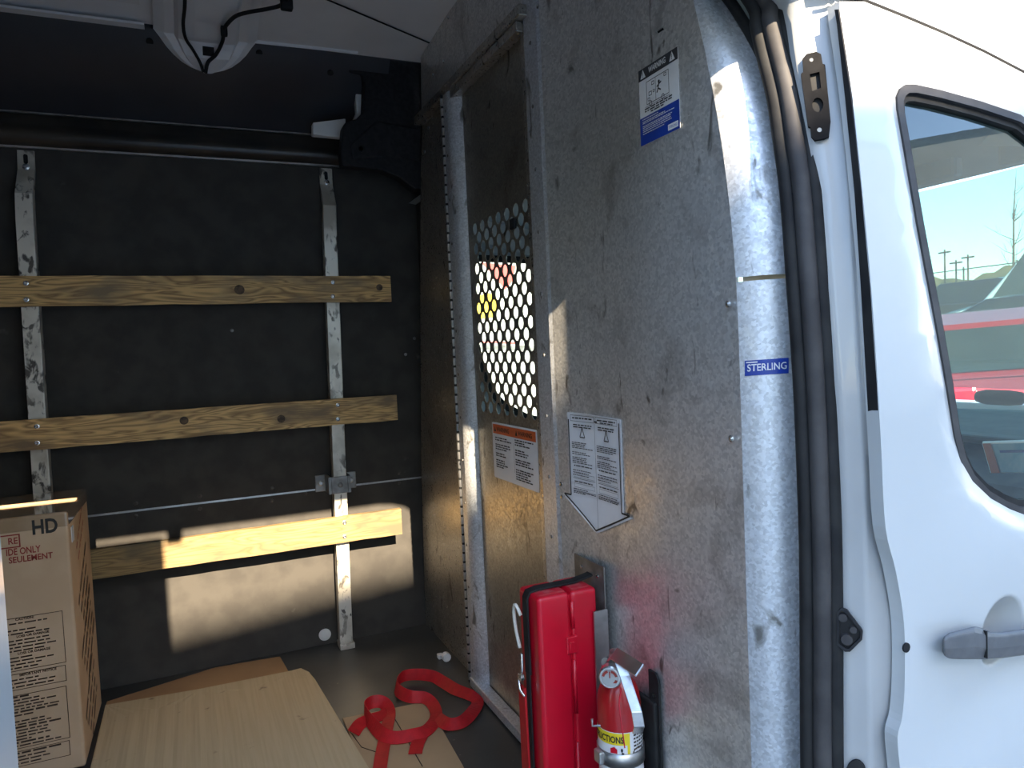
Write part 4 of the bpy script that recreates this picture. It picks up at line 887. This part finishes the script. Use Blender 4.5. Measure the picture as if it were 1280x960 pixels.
MB().tube([p + Vector((0, 0, 0.0002)) for p in ln], 0.0012, 5).build('fold_line', m_inkbr, s3)
ln = [onZ(x, y, ZF+0.006) for x, y in ((436, 912), (452, 934), (476, 942))]
MB().tube([p + Vector((0, 0, 0.0002)) for p in ln], 0.0010, 5).build('fold_line', m_inkbr, s3)

def ribbon(name, spec, parent, w=0.031, z0=ZF+0.008, k=6):
    """spec: (px, py, lean) lean 0 = flat on the floor, 1 = standing on edge"""
    P = []; ls = []
    for px, py, ln_ in spec:
        p = onZ(px, py, z0 + 0.002 + abs(math.sin(ln_*math.pi/2))*w*0.5); P.append(p); ls.append(ln_)
    S = smooth_path(P, k); n = len(S); rows = []
    for i, p in enumerate(S):
        t = (S[min(i+1, n-1)] - S[max(i-1, 0)]); t.z = 0; t.normalize(); fi = i/k; a = int(min(fi, len(ls)-2)); ln_ = lerp(ls[a], ls[a+1], fi-a)
        nrm_ = Vector((-t.y, t.x, 0)); an = ln_*math.pi/2; wv = nrm_*math.cos(an) + Vector((0, 0, 1))*math.sin(an)
        th = (Vector((0, 0, 1))*math.cos(an) - nrm_*math.sin(an))*0.0009
        a_, b_ = p - wv*w/2, p + wv*w/2
        rows.append([a_-th, b_-th, b_+th, a_+th, a_-th])
    mb = MB().grid(rows); N_ = len(mb.v); mb.f += [(0, 1, 2, 3), (N_-5, N_-4, N_-3, N_-2)]
    return mb.build(name, m_strap, parent, smooth=False)
sp = empty('ratchet_strap', (0.5, 1.75, ZF), 'red webbing strap lying in loops on the cargo floor', 'strap')
ribbon('webbing', [(546, 897, .3), (560, 905, .4), (578, 902, .4), (592, 888, .25), (597, 877, 0), (588, 869, -.3), (570, 862, -.4), (553, 852, -.5), (540, 845, -.8), (520, 843, -.9), (505, 845, -1), (497, 852, -1.1), (495, 859, -1.2), (501, 866, -1.35), (514, 871, -1.4), (530, 872, -1.55), (540, 879, -1.85), (545, 890, -2), (544, 900, -2.1), (533, 913, -2.3), (514, 919, -2.4), (495, 922, -2.4), (480, 919, -2.45), (468, 908, -2.6), (459, 896, -2.8), (456, 885, -3), (464, 878, -3.15), (476, 877, -3.3), (484, 883, -3.6), (487, 894, -3.9), (484, 908, -4), (481, 925, -4), (477, 945, -4), (473, 975, -4)], sp)
ribbon('webbing', [(442, 916, 0.3), (450, 905, 0.3), (462, 899, 0.25), (478, 894, 0.2), (488, 886, 0.15)], sp, z0=ZF+0.007)
ribbon('webbing', [(519, 942, 0.0), (522, 930, 0.05), (528, 918, 0.1)], sp, z0=ZF+0.007)

# ------------------------------------------------------------------ red triangle kit case in its bracket
kb = empty('kit_bracket', (XP, 1.2, -0.42), 'bare steel bracket plate holding the red case on the bulkhead', 'bracket')
pk = [onX(x, y, XP-0.004) for x, y in ((718, 692), (757, 710), (757, 756), (744, 760), (744, 700))]
zt = -0.412
plate('back_plate', [(1.262, zt), (1.262, -0.90), (1.150, -0.90), (1.150, zt)], [], lambda u, v, d: Vector((XP-0.004+d, u, v)), 0.003, m_dsteel, kb)
MB().box((0.600, 1.146, -0.92), (XP-0.001, 1.150, -0.50)).build('side_arm', m_alu, kb) if False else MB().box((0.655, 1.146, -0.91), (XP-0.001, 1.1495, -0.49)).build('side_arm', m_alu, kb)
for (x, y) in ((727, 708), (747, 720), (736, 718)):
    p = onX(x, y, XP-0.005); MB().lathe([(0.004, 0.0), (0.004, -0.002), (0.002, -0.003)], p, 'x', 10).build('rivet', m_chrome, kb)
ks = empty('triangle_case', (0.605, 1.20, -0.92), 'red plastic warning triangle case strapped upright to the bulkhead', 'case')
kx0, kx1, ky0, ky1, kz0, kz1 = 0.545, 0.668, 1.155, 1.238, -0.912, -0.448
xm = 0.612
def taper(x0, x1, nm):
    mb = MB(); mb.hexa([Vector((x0, ky0, kz0)), Vector((x1, ky0, kz0)), Vector((x1, ky1, kz0)), Vector((x0, ky1, kz0)), Vector((x0, ky0, kz1)), Vector((x1, ky0, kz1)), Vector((x1, ky1, kz1)), Vector((x0, ky1, kz1))]); return mb.build(nm, m_red, ks, bevel=0.008, seg=4)
fh = taper(kx0, xm-0.0008, 'front_shell'); rh = taper(xm+0.0008, kx1, 'rear_shell')
MB().box((xm-0.004, ky0+0.006, kz0+0.006), (xm+0.004, ky1-0.006, kz1-0.006)).build('seam', m_red, ks)
for zc, hh in ((-0.545, 0.016), (-0.80, 0.016)):
    lt = MB().box((xm-0.013, ky0-0.004, zc-hh), (xm+0.011, ky0+0.004, zc+hh)).build('latch', m_red, ks, bevel=0.002)
    MB().box((xm-0.007, ky0-0.0055, zc-hh*0.5), (xm+0.002, ky0-0.003, zc+hh*0.4)).build('latch_tab', m_red, lt, bevel=0.001)
for z0_, z1_ in ((-0.515, -0.465), (-0.675, -0.575), (-0.90, -0.73)):
    MB().tube([(xm+0.003, ky0+0.001, z0_), (xm+0.003, ky0+0.001, z1_)], 0.004, 8).build('rib', m_red, ks, smooth=True)
# scuffed top
MB().box((kx0+0.010, ky0+0.012, kz1-0.001), (xm-0.006, ky1-0.034, kz1+0.0006)).build('scuff', m_redw, ks)
MB().box((xm+0.010, ky0+0.012, kz1-0.001), (kx1-0.008, ky1-0.034, kz1+0.0006)).build('scuff', m_redw, ks)
# rubber strap over the top with hook
stp = empty('case_strap', (0.54, 1.22, -0.92), 'black rubber hold-down strap with a steel hook over the red case', 'strap')
sy0, sy1 = 1.188, 1.207
path = [(XP-0.006, -0.436), (0.672, -0.438), (0.640, -0.4435), (0.60, -0.4435), (0.565, -0.4435), (0.546, -0.447), (0.5405, -0.458), (0.540, -0.50), (0.5405, -0.60)]
rows = [[Vector((x, sy0 - 0.006*i/8*0, z)), Vector((x, sy1, z))] for i, (x, z) in enumerate(path)]
o_ = MB().grid(rows).build('band', m_rubber, stp); sd_ = o_.modifiers.new('solid', 'SOLIDIFY'); sd_.thickness = 0.004; sd_.offset = 0
hk = smooth_path([(0.5365, 1.212, -0.495), (0.532, 1.223, -0.478), (0.532, 1.233, -0.490), (0.534, 1.233, -0.525), (0.536, 1.222, -0.56)], 5)
m_cream = mat('cream_plastic', (0.70, 0.68, 0.62), 0.5, 0, (0.62, 0.60, 0.54), 30)
MB().tube(hk, 0.0035, 8).build('pull_loop', m_cream, stp, smooth=True)
hk = smooth_path([(0.534, 1.210, -0.565), (0.530, 1.204, -0.60), (0.532, 1.222, -0.612), (0.528, 1.212, -0.632), (0.534, 1.204, -0.645)], 5)
MB().tube(hk, 0.0028, 8).build('steel_hook', m_chrome, stp, smooth=True)
MB().lathe([(0.008, 0.003), (0.008, -0.004), (0.003, -0.006)], (0.532, 1.212, -0.61), 'x', 10).build('rivet', m_chrome, stp)
# red webbing tail hanging below the hook
MB().hexa([Vector((0.536, 1.202, -0.915)), Vector((0.540, 1.202, -0.915)), Vector((0.540, 1.238, -0.915)), Vector((0.536, 1.238, -0.915)), Vector((0.533, 1.204, -0.63)), Vector((0.537, 1.204, -0.63)), Vector((0.537, 1.230, -0.63)), Vector((0.533, 1.230, -0.63))]).build('red_tail', m_strap, stp)
MB().hexa([Vector((0.538, 1.188, -0.915)), Vector((0.541, 1.188, -0.915)), Vector((0.541, 1.200, -0.915)), Vector((0.538, 1.200, -0.915)), Vector((0.538, 1.190, -0.60)), Vector((0.541, 1.190, -0.60)), Vector((0.541, 1.204, -0.60)), Vector((0.538, 1.204, -0.60))]).build('lower_band', m_rubber, stp)

# ------------------------------------------------------------------ fire extinguisher
ax, ay = 0.633, 1.035; er = 0.0375
fe = empty('fire_extinguisher', (ax, ay, -0.92), 'red dry-chemical fire extinguisher with gauge clipped to the bulkhead', 'extinguisher')
zsh = -0.592
MB().lathe([(0.030, -0.915), (er, -0.905), (er, zsh-0.03), (er*0.985, zsh-0.012), (er*0.92, zsh+0.006), (er*0.78, zsh+0.020), (er*0.58, zsh+0.030), (0.017, zsh+0.036), (0.015, zsh+0.040)], (ax, ay, 0), 'z', 32).build('cylinder', m_redp, fe, smooth=True)
MB().lathe([(0.0145, zsh+0.036), (0.0145, zsh+0.050), (0.012, zsh+0.052), (0.012, zsh+0.075), (0.006, zsh+0.078)], (ax, ay, 0), 'z', 20).build('valve', m_alu, fe, smooth=False)
def cyl(a, z, r_=er+0.0006): return Vector((ax + r_*math.cos(a), ay + r_*math.sin(a), z))
def wrap(a0, a1, z0, z1, r_=er+0.0006, n=16):
    return MB().grid([[cyl(lerp(a0, a1, k/n), z, r_) for k in range(n+1)] for z in (z0, z1)])
# angle facing the camera:
af = math.atan2(-ay, -ax)
zl1, zl0 = -0.640, -0.80
lb = wrap(af-2.0, af+1.55, zl0, zl1).build('paper_label', m_white, fe, smooth=True); lb['label'] = 'white instruction label'
wrap(af-2.0, af+0.42, zl1-0.021, zl1-0.001, er+0.0010).build('yellow_band', m_yellow, lb, smooth=True)
wrap(af+0.30, af+0.42, zl0, zl1-0.02, er+0.0010).build('yellow_band', m_yellow, lb, smooth=True)
text('lettering', 'INSTRUCTIONS', (0, 0, 0), UX, V3, 1.0, 1.0, m_inkb, lb, 0.03, bend=lambda a, b: cyl(af-1.95 + a*1.95 + 0.14, zl1-0.0175 + b*0.0115, er+0.0016))
# pictogram of a figure aiming a hose, and a small red mark
mb = MB()
def cy_poly(pl): mb.add([cyl(af + a, z, er+0.0014) for a, z in pl], [tuple(range(len(pl)))])
cy_poly([(0.02, zl1-0.052), (0.10, zl1-0.052), (0.12, zl1-0.038), (0.15, zl1-0.034), (0.05, zl1-0.032), (0.0, zl1-0.039)])
cy_poly([(0.05 + 0.05*math.cos(t*0.785), zl1-0.029 + 0.0035*math.sin(t*0.785)) for t in range(8)])
cy_poly([(-0.55, zl1-0.048), (0.03, zl1-0.041), (0.03, zl1-0.039), (-0.55, zl1-0.046)])
cy_poly([(-0.75, zl1-0.047), (-0.6, zl1-0.052), (-0.5, zl1-0.047), (-0.6, zl1-0.041)])
mb.build('pictogram', m_inkb, lb)
mb = MB(); cy_poly([(-0.45, zl1-0.035), (-0.15, zl1-0.035), (-0.15, zl1-0.028), (-0.27, zl1-0.024), (-0.45, zl1-0.027)]); mb.build('red_mark', m_red, lb)
mb = MB(); rn = random.Random(6)
for k in range(7):
    a = af + 0.6
    while a < af + 1.35:
        l = rn.uniform(0.05, 0.16); z = zl1 - 0.008 - 0.006*k
        mb.add([cyl(a, z, er+0.0012), cyl(a+l, z, er+0.0012), cyl(a+l, z+0.003, er+0.0012), cyl(a, z+0.003, er+0.0012)], [(0, 1, 2, 3)]); a += l + 0.04
mb.build('small_print', m_inkb, lb)
mb = MB(); pr_ = [(af + 0.85 + 0.32*math.cos(t*0.2618), zl1 - 0.040 + 0.011*math.sin(t*0.2618)) for t in range(25)]
mb.tube([cyl(a, z, er+0.001) for a, z in pr_], 0.0008, 5); mb.build('round_seal', m_inkbr, lb)
# gauge
fwd = Vector((-0.35, -0.94, 0)).normalized(); sd3 = Vector((fwd.y, -fwd.x, 0))
gc = onX(763, 845, 0.600)
gd = Vector((-0.62, -0.78, 0.05)).normalized()
gg = MB().tube([gc + gd*-0.010, gc + gd*0.006, gc + gd*0.008], [0.0185, 0.0185, 0.0165], 24).build('gauge', m_chrome, fe)
MB().tube([gc + gd*0.0075, gc + gd*0.0088], 0.0145, 24).build('dial', m_alu, gg)
mb = MB(); sx = gd.cross(Vector((0, 0, 1))).normalized(); sz = Vector((0, 0, 1))
for t0_, t1_ in ((0.2, 1.3), (1.8, 2.9), (3.4, 4.4)):
    n = 6; q = gc + gd*0.0092
    for k in range(n):
        a, b_ = lerp(t0_, t1_, k/n), lerp(t0_, t1_, (k+1)/n)
        mb.quad(q + (sx*math.cos(a)+sz*math.sin(a))*0.013, q + (sx*math.cos(b_)+sz*math.sin(b_))*0.013, q + (sx*math.cos(b_)+sz*math.sin(b_))*0.009, q + (sx*math.cos(a)+sz*math.sin(a))*0.009)
mb.quad(gc+gd*0.0094+sx*0.001, gc+gd*0.0094-sx*0.001, gc+gd*0.0094-sx*0.001+sz*0.011, gc+gd*0.0094+sx*0.001+sz*0.011)
mb.build('dial_marks', m_inkr, gg)
MB().tube([gc, gc - gd*0.03], 0.007, 10).build('gauge_stem', m_alu, fe)
# levers: each a folded strip
def lever(pts, wd, nm, mm, side_v):
    side_v = Vector(side_v).normalized(); rows = []
    for p in pts: p = Vector(p); rows.append([p - side_v*wd/2, p + side_v*wd/2])
    o = MB().grid(rows).build(nm, mm, fe); s = o.modifiers.new('solid', 'SOLIDIFY'); s.thickness = 0.0035; s.offset = 0; b = o.modifiers.new('bevel', 'BEVEL'); b.width = 0.001; b.segments = 1
    return o
xv = 0.612
lever([onX(757, 826, xv+0.01), onX(768, 817, xv), onX(800, 838, xv-0.012)], 0.024, 'operating_lever', m_chrome, (0.8, 0.25, 0.5))
lever([onX(774, 826, xv), onX(781, 845, xv), onX(796, 890, xv-0.005), onX(799, 908, xv-0.003), onX(797, 916, xv+0.008)], 0.017, 'carrying_handle', m_chrome, (0.75, -0.55, 0.1))
lever([onX(761, 828, xv+0.014), onX(770, 855, xv+0.014), onX(776, 862, xv+0.014)], 0.010, 'lever_bracket', m_alu, (0.75, -0.55, 0.1))
MB().tube([onX(757, 828, xv-0.004), onX(765, 824, xv+0.02)], 0.008, 12).build('pivot', m_dsteel, fe)
MB().tube(smooth_path([onX(777, 860, 0.598), onX(774, 880, 0.594), onX(777, 905, 0.593), onX(781, 935, 0.594)], 5), 0.0011, 6).build('seal_cord', m_red, fe)
# hose end / nozzle side
fb = empty('extinguisher_bracket', (XP, 1.0, -0.8), 'black and steel wall bracket clamping the fire extinguisher', 'bracket')
plate('back_strip', [(1.012, -0.55), (1.012, -0.91), (0.984, -0.91), (0.984, -0.56), (0.992, -0.55)], [circ(0.998, -0.59, 0.005, 10), circ(0.998, -0.64, 0.005, 10), circ(0.998, -0.70, 0.005, 10), circ(0.998, -0.76, 0.005, 10)], lambda u, v, d: Vector((XP-0.006+d, u, v)), 0.004, m_rubber, fb)
MB().box((XP-0.0125, 0.99, -0.91), (XP-0.003, 1.07, -0.60)).build('cradle', m_rubber, fb, bevel=0.004)
zb_ = -0.676
o_ = MB().grid([[cyl(af - 2.2 + 4.4*k/24, z, er+0.003) for k in range(25)] for z in (zb_-0.024, zb_)]).build('band_clamp', m_alu, fb, smooth=True); s = o_.modifiers.new('solid', 'SOLIDIFY'); s.thickness = 0.0015
q = cyl(af-0.95, zb_-0.012, er+0.006); bx = MB(); bx.box(q - Vector((0.005, 0.008, 0.011)), q + Vector((0.005, 0.012, 0.011))); bx.build('buckle', m_alu, fb, bevel=0.003)
q = cyl(af-0.95, zb_+0.04, er+0.002); MB().tube([q, q + Vector((-0.012, 0.006, 0.0)), q + Vector((-0.012, 0.006, 0.012))], 0.002, 6).build('wire_latch', m_alu, fb)

# ------------------------------------------------------------------ outside, ahead of the van and past the driver window
m_carg = mat('car_window', (0.03, 0.04, 0.04), 0.05, 0, (0.04, 0.05, 0.05), 3)
m_tire = mat('tyre', (0.02, 0.02, 0.02), 0.8, 0, (0.03, 0.03, 0.03), 20)
def car(name, label, cat, X, Y_, rz, col, prof, cab, width, lights=None, L=4.4, group=None):
    """prof: side outline of the body (x, z); cab: outline of the glasshouse; built along local x, nose at +x"""
    body = mat(name+'_paint', col, 0.25, 0.1, tuple(c*0.92 for c in col), 2, coat=0.7)
    Mx = Matrix.Translation((X, Y_, gz(X))) @ Matrix.Rotation(-0.07 if X > 3 else 0, 4, 'Y') @ Matrix.Rotation(rz, 4, 'Z')
    r = empty(name, (X, Y_, gz(X)), label, cat, group)
    def T(x, y, z): return Mx @ Vector((x, y, z))
    hw = width/2
    def loft(outl_, ins, nm, mm, bev):
        n = len(outl_); cs = []
        for s_, i_ in ((-hw+ins[0], 0), (-hw+ins[1], 1), (hw-ins[1], 1), (hw-ins[0], 0)):
            k = 0.97 if i_ == 0 else 1.0
            cx_ = sum(p[0] for p in outl_)/n; cz_ = sum(p[1] for p in outl_)/n
            cs.append([T(cx_+(x-cx_)*k, s_, cz_+(z-cz_)*k) for x, z in outl_])
        mb = MB(); vs_ = [v for c in cs for v in c]; fs_ = [tuple(range(n)), tuple(range(4*n-1, 3*n-1, -1))]
        for a in range(3):
            for i in range(n): fs_.append((a*n+i, a*n+(i+1) % n, (a+1)*n+(i+1) % n, (a+1)*n+i))
        mb.add(vs_, fs_); return mb.build(nm, mm, r, bevel=bev, seg=3)
    loft(prof, (0.0, 0.06), 'body', body, 0.04)
    # glasshouse: roof and pillars in body colour, panes let in
    n = len(cab); zb_c = min(z for _, z in cab); zt_c = max(z for _, z in cab)
    def cw(z): return hw - 0.06 - 0.16*(z-zb_c)/(zt_c-zb_c)
    mb = MB(); mb.add([T(x, -cw(z), z) for x, z in cab] + [T(x, cw(z), z) for x, z in cab], [tuple(range(n)), tuple(range(2*n-1, n-1, -1))] + [(i, (i+1) % n, (i+1) % n+n, i+n) for i in range(n)])
    mb.build('cabin', body, r, bevel=0.03, seg=2)
    cxm = sum(x for x, _ in cab)/n; czm = (zb_c+zt_c)/2
    for s_ in (-1, 1):
        halves = ((0.0, 0.47), (0.53, 1.0))
        x0_, x1_ = min(x for x, _ in cab), max(x for x, _ in cab)
        top_ = [p for p in cab if p[1] > czm]; tx0, tx1 = min(p[0] for p in top_), max(p[0] for p in top_)
        for a, b_ in halves:
            def px_(f, h): 
                lo_ = lerp(x0_, tx0, h); hi_ = lerp(x1_, tx1, h); return lerp(lo_+0.12, hi_-0.12, f)
            q_ = [(px_(a, .12), lerp(zb_c, zt_c, .12)), (px_(b_, .12), lerp(zb_c, zt_c, .12)), (px_(b_, .82), lerp(zb_c, zt_c, .82)), (px_(a, .82), lerp(zb_c, zt_c, .82))]
            mb = MB(); mb.add([T(x, s_*(cw(z)+0.006), z) for x, z in q_], [(0, 1, 2, 3)]); mb.build('side_window', m_carg, r)
    # front and rear panes
    srt = sorted(cab, key=lambda p: p[0])
    for e0, e1, nm in ((srt[-1], max(top_, key=lambda p: p[0]), 'windscreen'), (srt[0], min(top_, key=lambda p: p[0]), 'rear_window')):
        a_ = (lerp(e0[0], e1[0], .12), lerp(e0[1], e1[1], .12)); b_ = (lerp(e0[0], e1[0], .88), lerp(e0[1], e1[1], .88)); dx = 0.012 if nm == 'windscreen' else -0.012
        mb = MB(); mb.add([T(a_[0]+dx, -cw(a_[1])+.1, a_[1]+.01), T(a_[0]+dx, cw(a_[1])-.1, a_[1]+.01), T(b_[0]+dx, cw(b_[1])-.1, b_[1]+.01), T(b_[0]+dx, -cw(b_[1])+.1, b_[1]+.01)], [(0, 1, 2, 3)]); mb.build(nm, m_carg, r)
    xf, xr_ = max(x for x, _ in prof), min(x for x, _ in prof)
    for s_ in (-1, 1):
        for xw in (lerp(xr_, xf, .2), lerp(xr_, xf, .8)):
            c0 = T(xw, s_*(hw-0.20), 0.33); c1 = T(xw, s_*(hw+0.005), 0.33); mb = MB(); mb.tube([c0, c1], 0.33, 18); wo_ = mb.build('wheel', m_tire, r)
            mb = MB(); mb.tube([T(xw, s_*hw, 0.33), T(xw, s_*(hw+0.012), 0.33)], 0.2, 14); mb.build('hub', m_alu, wo_)
        for xl, mm, nm in ((xf-0.12, m_white, 'headlamp'), (xr_+0.06, m_red, 'tail_lamp')):
            zt_ = 0.82; a_ = T(xl, s_*(hw-0.22), zt_); mb = MB()
            mb.hexa([T(xl-.1, s_*(hw-.42), zt_-.1), T(xl+.1, s_*(hw-.42), zt_-.1), T(xl+.1, s_*(hw-.03), zt_-.1), T(xl-.1, s_*(hw-.03), zt_-.1), T(xl-.1, s_*(hw-.42), zt_+.09), T(xl+.08, s_*(hw-.42), zt_+.09), T(xl+.08, s_*(hw-.03), zt_+.09), T(xl-.1, s_*(hw-.03), zt_+.09)])
            mb.build(nm, mm, r, bevel=0.03)
    return r
suv_b = [(-2.3, 0.35), (-2.35, 0.8), (-2.2, 1.05), (0.9, 1.08), (2.15, 0.98), (2.3, 0.75), (2.3, 0.35)]
suv_c = [(-2.2, 1.02), (-2.0, 1.68), (-1.6, 1.76), (0.1, 1.75), (1.05, 1.05)]
van_b = [(-2.9, 0.40), (-2.95, 1.2), (1.9, 1.25), (2.75, 1.05), (2.9, 0.8), (2.9, 0.40)]
van_c = [(-2.95, 1.15), (-2.9, 2.5), (-2.6, 2.62), (0.6, 2.6), (1.0, 2.35), (2.0, 1.22)]
hat_b = [(-2.0, 0.30), (-2.1, 0.7), (-1.95, 1.0), (0.9, 0.98), (1.9, 0.82), (2.05, 0.6), (2.05, 0.30)]
hat_c = [(-2.0, 0.96), (-1.5, 1.42), (-1.0, 1.5), (0.0, 1.47), (0.95, 0.96)]
car('dark_suv', 'dark grey SUV parked far off beside the chain-link fence', 'car', 24.0, 16.4, 1.75, (0.035, 0.04, 0.045), suv_b, suv_c, 1.9)
car('white_van', 'white high-roof van parked ahead of the windscreen', 'van', 17.35, 8.85, 2.12, (0.75, 0.76, 0.76), van_b, van_c, 2.0)
car('black_car', 'black car parked between the red car and the white van', 'car', 12.4, 7.7, 1.9, (0.03, 0.032, 0.033), hat_b, hat_c, 1.85)
car('red_car', 'red hatchback with rear window towards the van', 'car', 8.0, 5.1, 0.75, (0.42, 0.02, 0.02), hat_b, hat_c, 1.75)
# chain-link fence
fe2 = empty('chain_link_fence', (30, 20, gz(30)), 'tall chain-link fence at the far side of the lot', 'fence')
m_wire = mat('fence_wire', (0.12, 0.12, 0.11), 0.6, 0.3, (0.16, 0.16, 0.15), 9)
fa, fbb = Vector((32.0, 28.0, 0)), Vector((29.0, 13.0, 0))
for k in range(7):
    p = lerp(fa, fbb, k/6); z = gz(p.x); MB().tube([(p.x, p.y, z), (p.x, p.y, z+2.35)], 0.035, 8).build('post', m_wire, fe2)
for h in (2.25, 0.15):
    MB().tube([(p.x, p.y, gz(p.x)+h) for p in (fa, fbb)], 0.022, 6).build('rail', m_wire, fe2)
mb = MB(); nw = 60
for k in range(nw):
    for s_ in (-1, 1):
        t0_, t1_ = k/nw, k/nw + s_*0.18
        if t1_ < 0 or t1_ > 1: continue
        a, b_ = lerp(fa, fbb, t0_), lerp(fa, fbb, t1_); mb.tube([(a.x, a.y, gz(a.x)+0.15), (b_.x, b_.y, gz(b_.x)+2.25)], 0.004, 3, cap=False)
o_ = mb.build('mesh_wire', m_wire, fe2); o_['kind'] = 'stuff'
# bare tree
rt = random.Random(5)
bt = onX(1268, 330, 34.0); tb = Vector((34.0, bt.y, gz(34.0)))
m_bark = mat('bark', (0.11, 0.085, 0.065), 0.9, 0, (0.16, 0.125, 0.10), 8)
tr = empty('bare_tree', tb, 'leafless young tree beyond the white van', 'tree')
MB().tube([tb, tb + Vector((0.02, 0.05, 2.2)), tb + Vector((0, 0.0, 4.6)), tb + Vector((0.05, -0.1, 6.4))], [0.075, 0.055, 0.03, 0.006], 8).build('trunk', m_bark, tr)
for k in range(22):
    h = rt.uniform(1.7, 5.6); a = rt.uniform(0, 6.28); l = rt.uniform(0.7, 1.7)*(1.2 - h/8); p = tb + Vector((0, 0, h)); d = Vector((math.cos(a), math.sin(a), rt.uniform(0.35, 0.9))).normalized()
    mb = MB(); mid = p + d*l*0.5; end = p + d*l + Vector((0, 0, 0.12)); mb.tube([p, mid, end], [0.018, 0.011, 0.004], 5)
    for j in range(4):
        q = lerp(p, end, rt.uniform(0.35, 0.95)); dd = (d + Vector((rt.uniform(-.8, .8), rt.uniform(-.8, .8), rt.uniform(0, .8)))).normalized(); mb.tube([q, q + dd*rt.uniform(.2, .55)], [0.006, 0.003], 4)
    mb.build('branch', m_bark, tr)
# low tree line on the horizon
m_hill = mat('distant_trees', (0.10, 0.10, 0.075), 0.95, 0, (0.22, 0.17, 0.10), 0.4)
hb_ = empty('tree_line', (75, 45, gz(75)), 'low brown tree line on the horizon', 'tree line')
mb = MB(); rows = [[], [], []]
for k in range(80):
    t = k/79; p = lerp(Vector((60, 95, 0)), Vector((105, 25, 0)), t); h = 1.6 + rt.uniform(0, 1.4) + 0.6*math.sin(k*0.4)
    rows[0].append(Vector((p.x, p.y, gz(p.x)-1))); rows[1].append(Vector((p.x+0.4, p.y+0.3, gz(p.x)+h))); rows[2].append(Vector((p.x+5, p.y+4, gz(p.x)-1)))
mb.grid(rows); o_ = mb.build('canopy', m_hill, hb_); o_['kind'] = 'stuff'
# utility poles beyond the fence
for i, (px, lab) in enumerate(((1181, 'thin utility pole beyond the fence, leftmost of the three'), (1195, 'thin utility pole beyond the fence, middle of the three'), (1210, 'thin utility pole beyond the fence, rightmost of the three'))):
    q = onX(px, 330, 40.0); b0 = Vector((40.0, q.y, gz(40.0))); pt_ = onX(px, (312, 325, 318)[i], 40.0).z
    po = empty('utility_pole', b0, lab, 'pole', 'poles beyond the fence')
    MB().tube([b0, Vector((40, q.y, pt_))], [0.06, 0.045], 6).build('pole', m_bark, po); MB().box((39.95, q.y-0.35, pt_-0.2), (40.05, q.y+0.35, pt_-0.12)).build('crossarm', m_bark, po)

# white box truck alongside the driver window
bt_ = empty('box_truck', (2.4, 6.0, ZG), 'white box truck with red and yellow graphics beyond the driver window', 'truck')
MB().box((1.0, 6.0, -0.75), (5.0, 8.3, 1.75)).build('cargo_box', mat('white_truck_box', (0.40, 0.395, 0.375), 0.5, 0, (0.36, 0.355, 0.34), 3), bt_, bevel=0.03)
def tb_(x, y): p = onY(x, y, 5.994); return (p.x, p.z)
def decal(nm, pl, mm):
    MB().prism([Vector((x, 5.996, z)) for x, z in pl], (0, 0.003, 0)).build(nm, mm, bt_)
a0, a1 = tb_(603, 325), tb_(643, 360)
m_dred = mat('red_graphic', (0.75, 0.10, 0.09), 0.4, 0, (0.7, 0.09, 0.08), 5); m_dyel = mat('yellow_graphic', (0.85, 0.58, 0.03), 0.4, 0, (0.8, 0.52, 0.03), 5)
decal('red_graphic', [tb_(602, 328), tb_(645, 332), tb_(640, 352), tb_(632, 362), tb_(618, 345)], m_dred)
decal('yellow_graphic', [tb_(590, 372), tb_(612, 366), tb_(622, 374), tb_(620, 396), tb_(605, 398), tb_(590, 400)], m_dyel)
decal('red_line', [tb_(600, 426), tb_(645, 428), tb_(645, 430), tb_(600, 428)], m_dred)
decal('grey_line', [tb_(590, 430), tb_(690, 433), tb_(690, 439), tb_(590, 436)], m_dsteel)
MB().box((1.2, 6.05, -1.05), (4.9, 8.2, -0.75)).build('chassis', m_rubber, bt_)
for x in (0.2, 4.2):
    MB().tube([(x, 6.05, -1.17), (x, 6.35, -1.17)], 0.45, 18).build('wheel', m_tire, bt_)
    MB().tube([(x, 7.95, -1.17), (x, 8.25, -1.17)], 0.45, 18).build('wheel', m_tire, bt_)
MB().prism([(0.95, 6.15, -1.05), (-0.8, 6.15, -1.05), (-0.85, 6.15, -0.2), (-0.2, 6.15, 0.0), (0.3, 6.15, 0.8), (0.95, 6.15, 0.85)], (0, 2.0, 0)).build('truck_cab', m_paint, bt_, bevel=0.05)
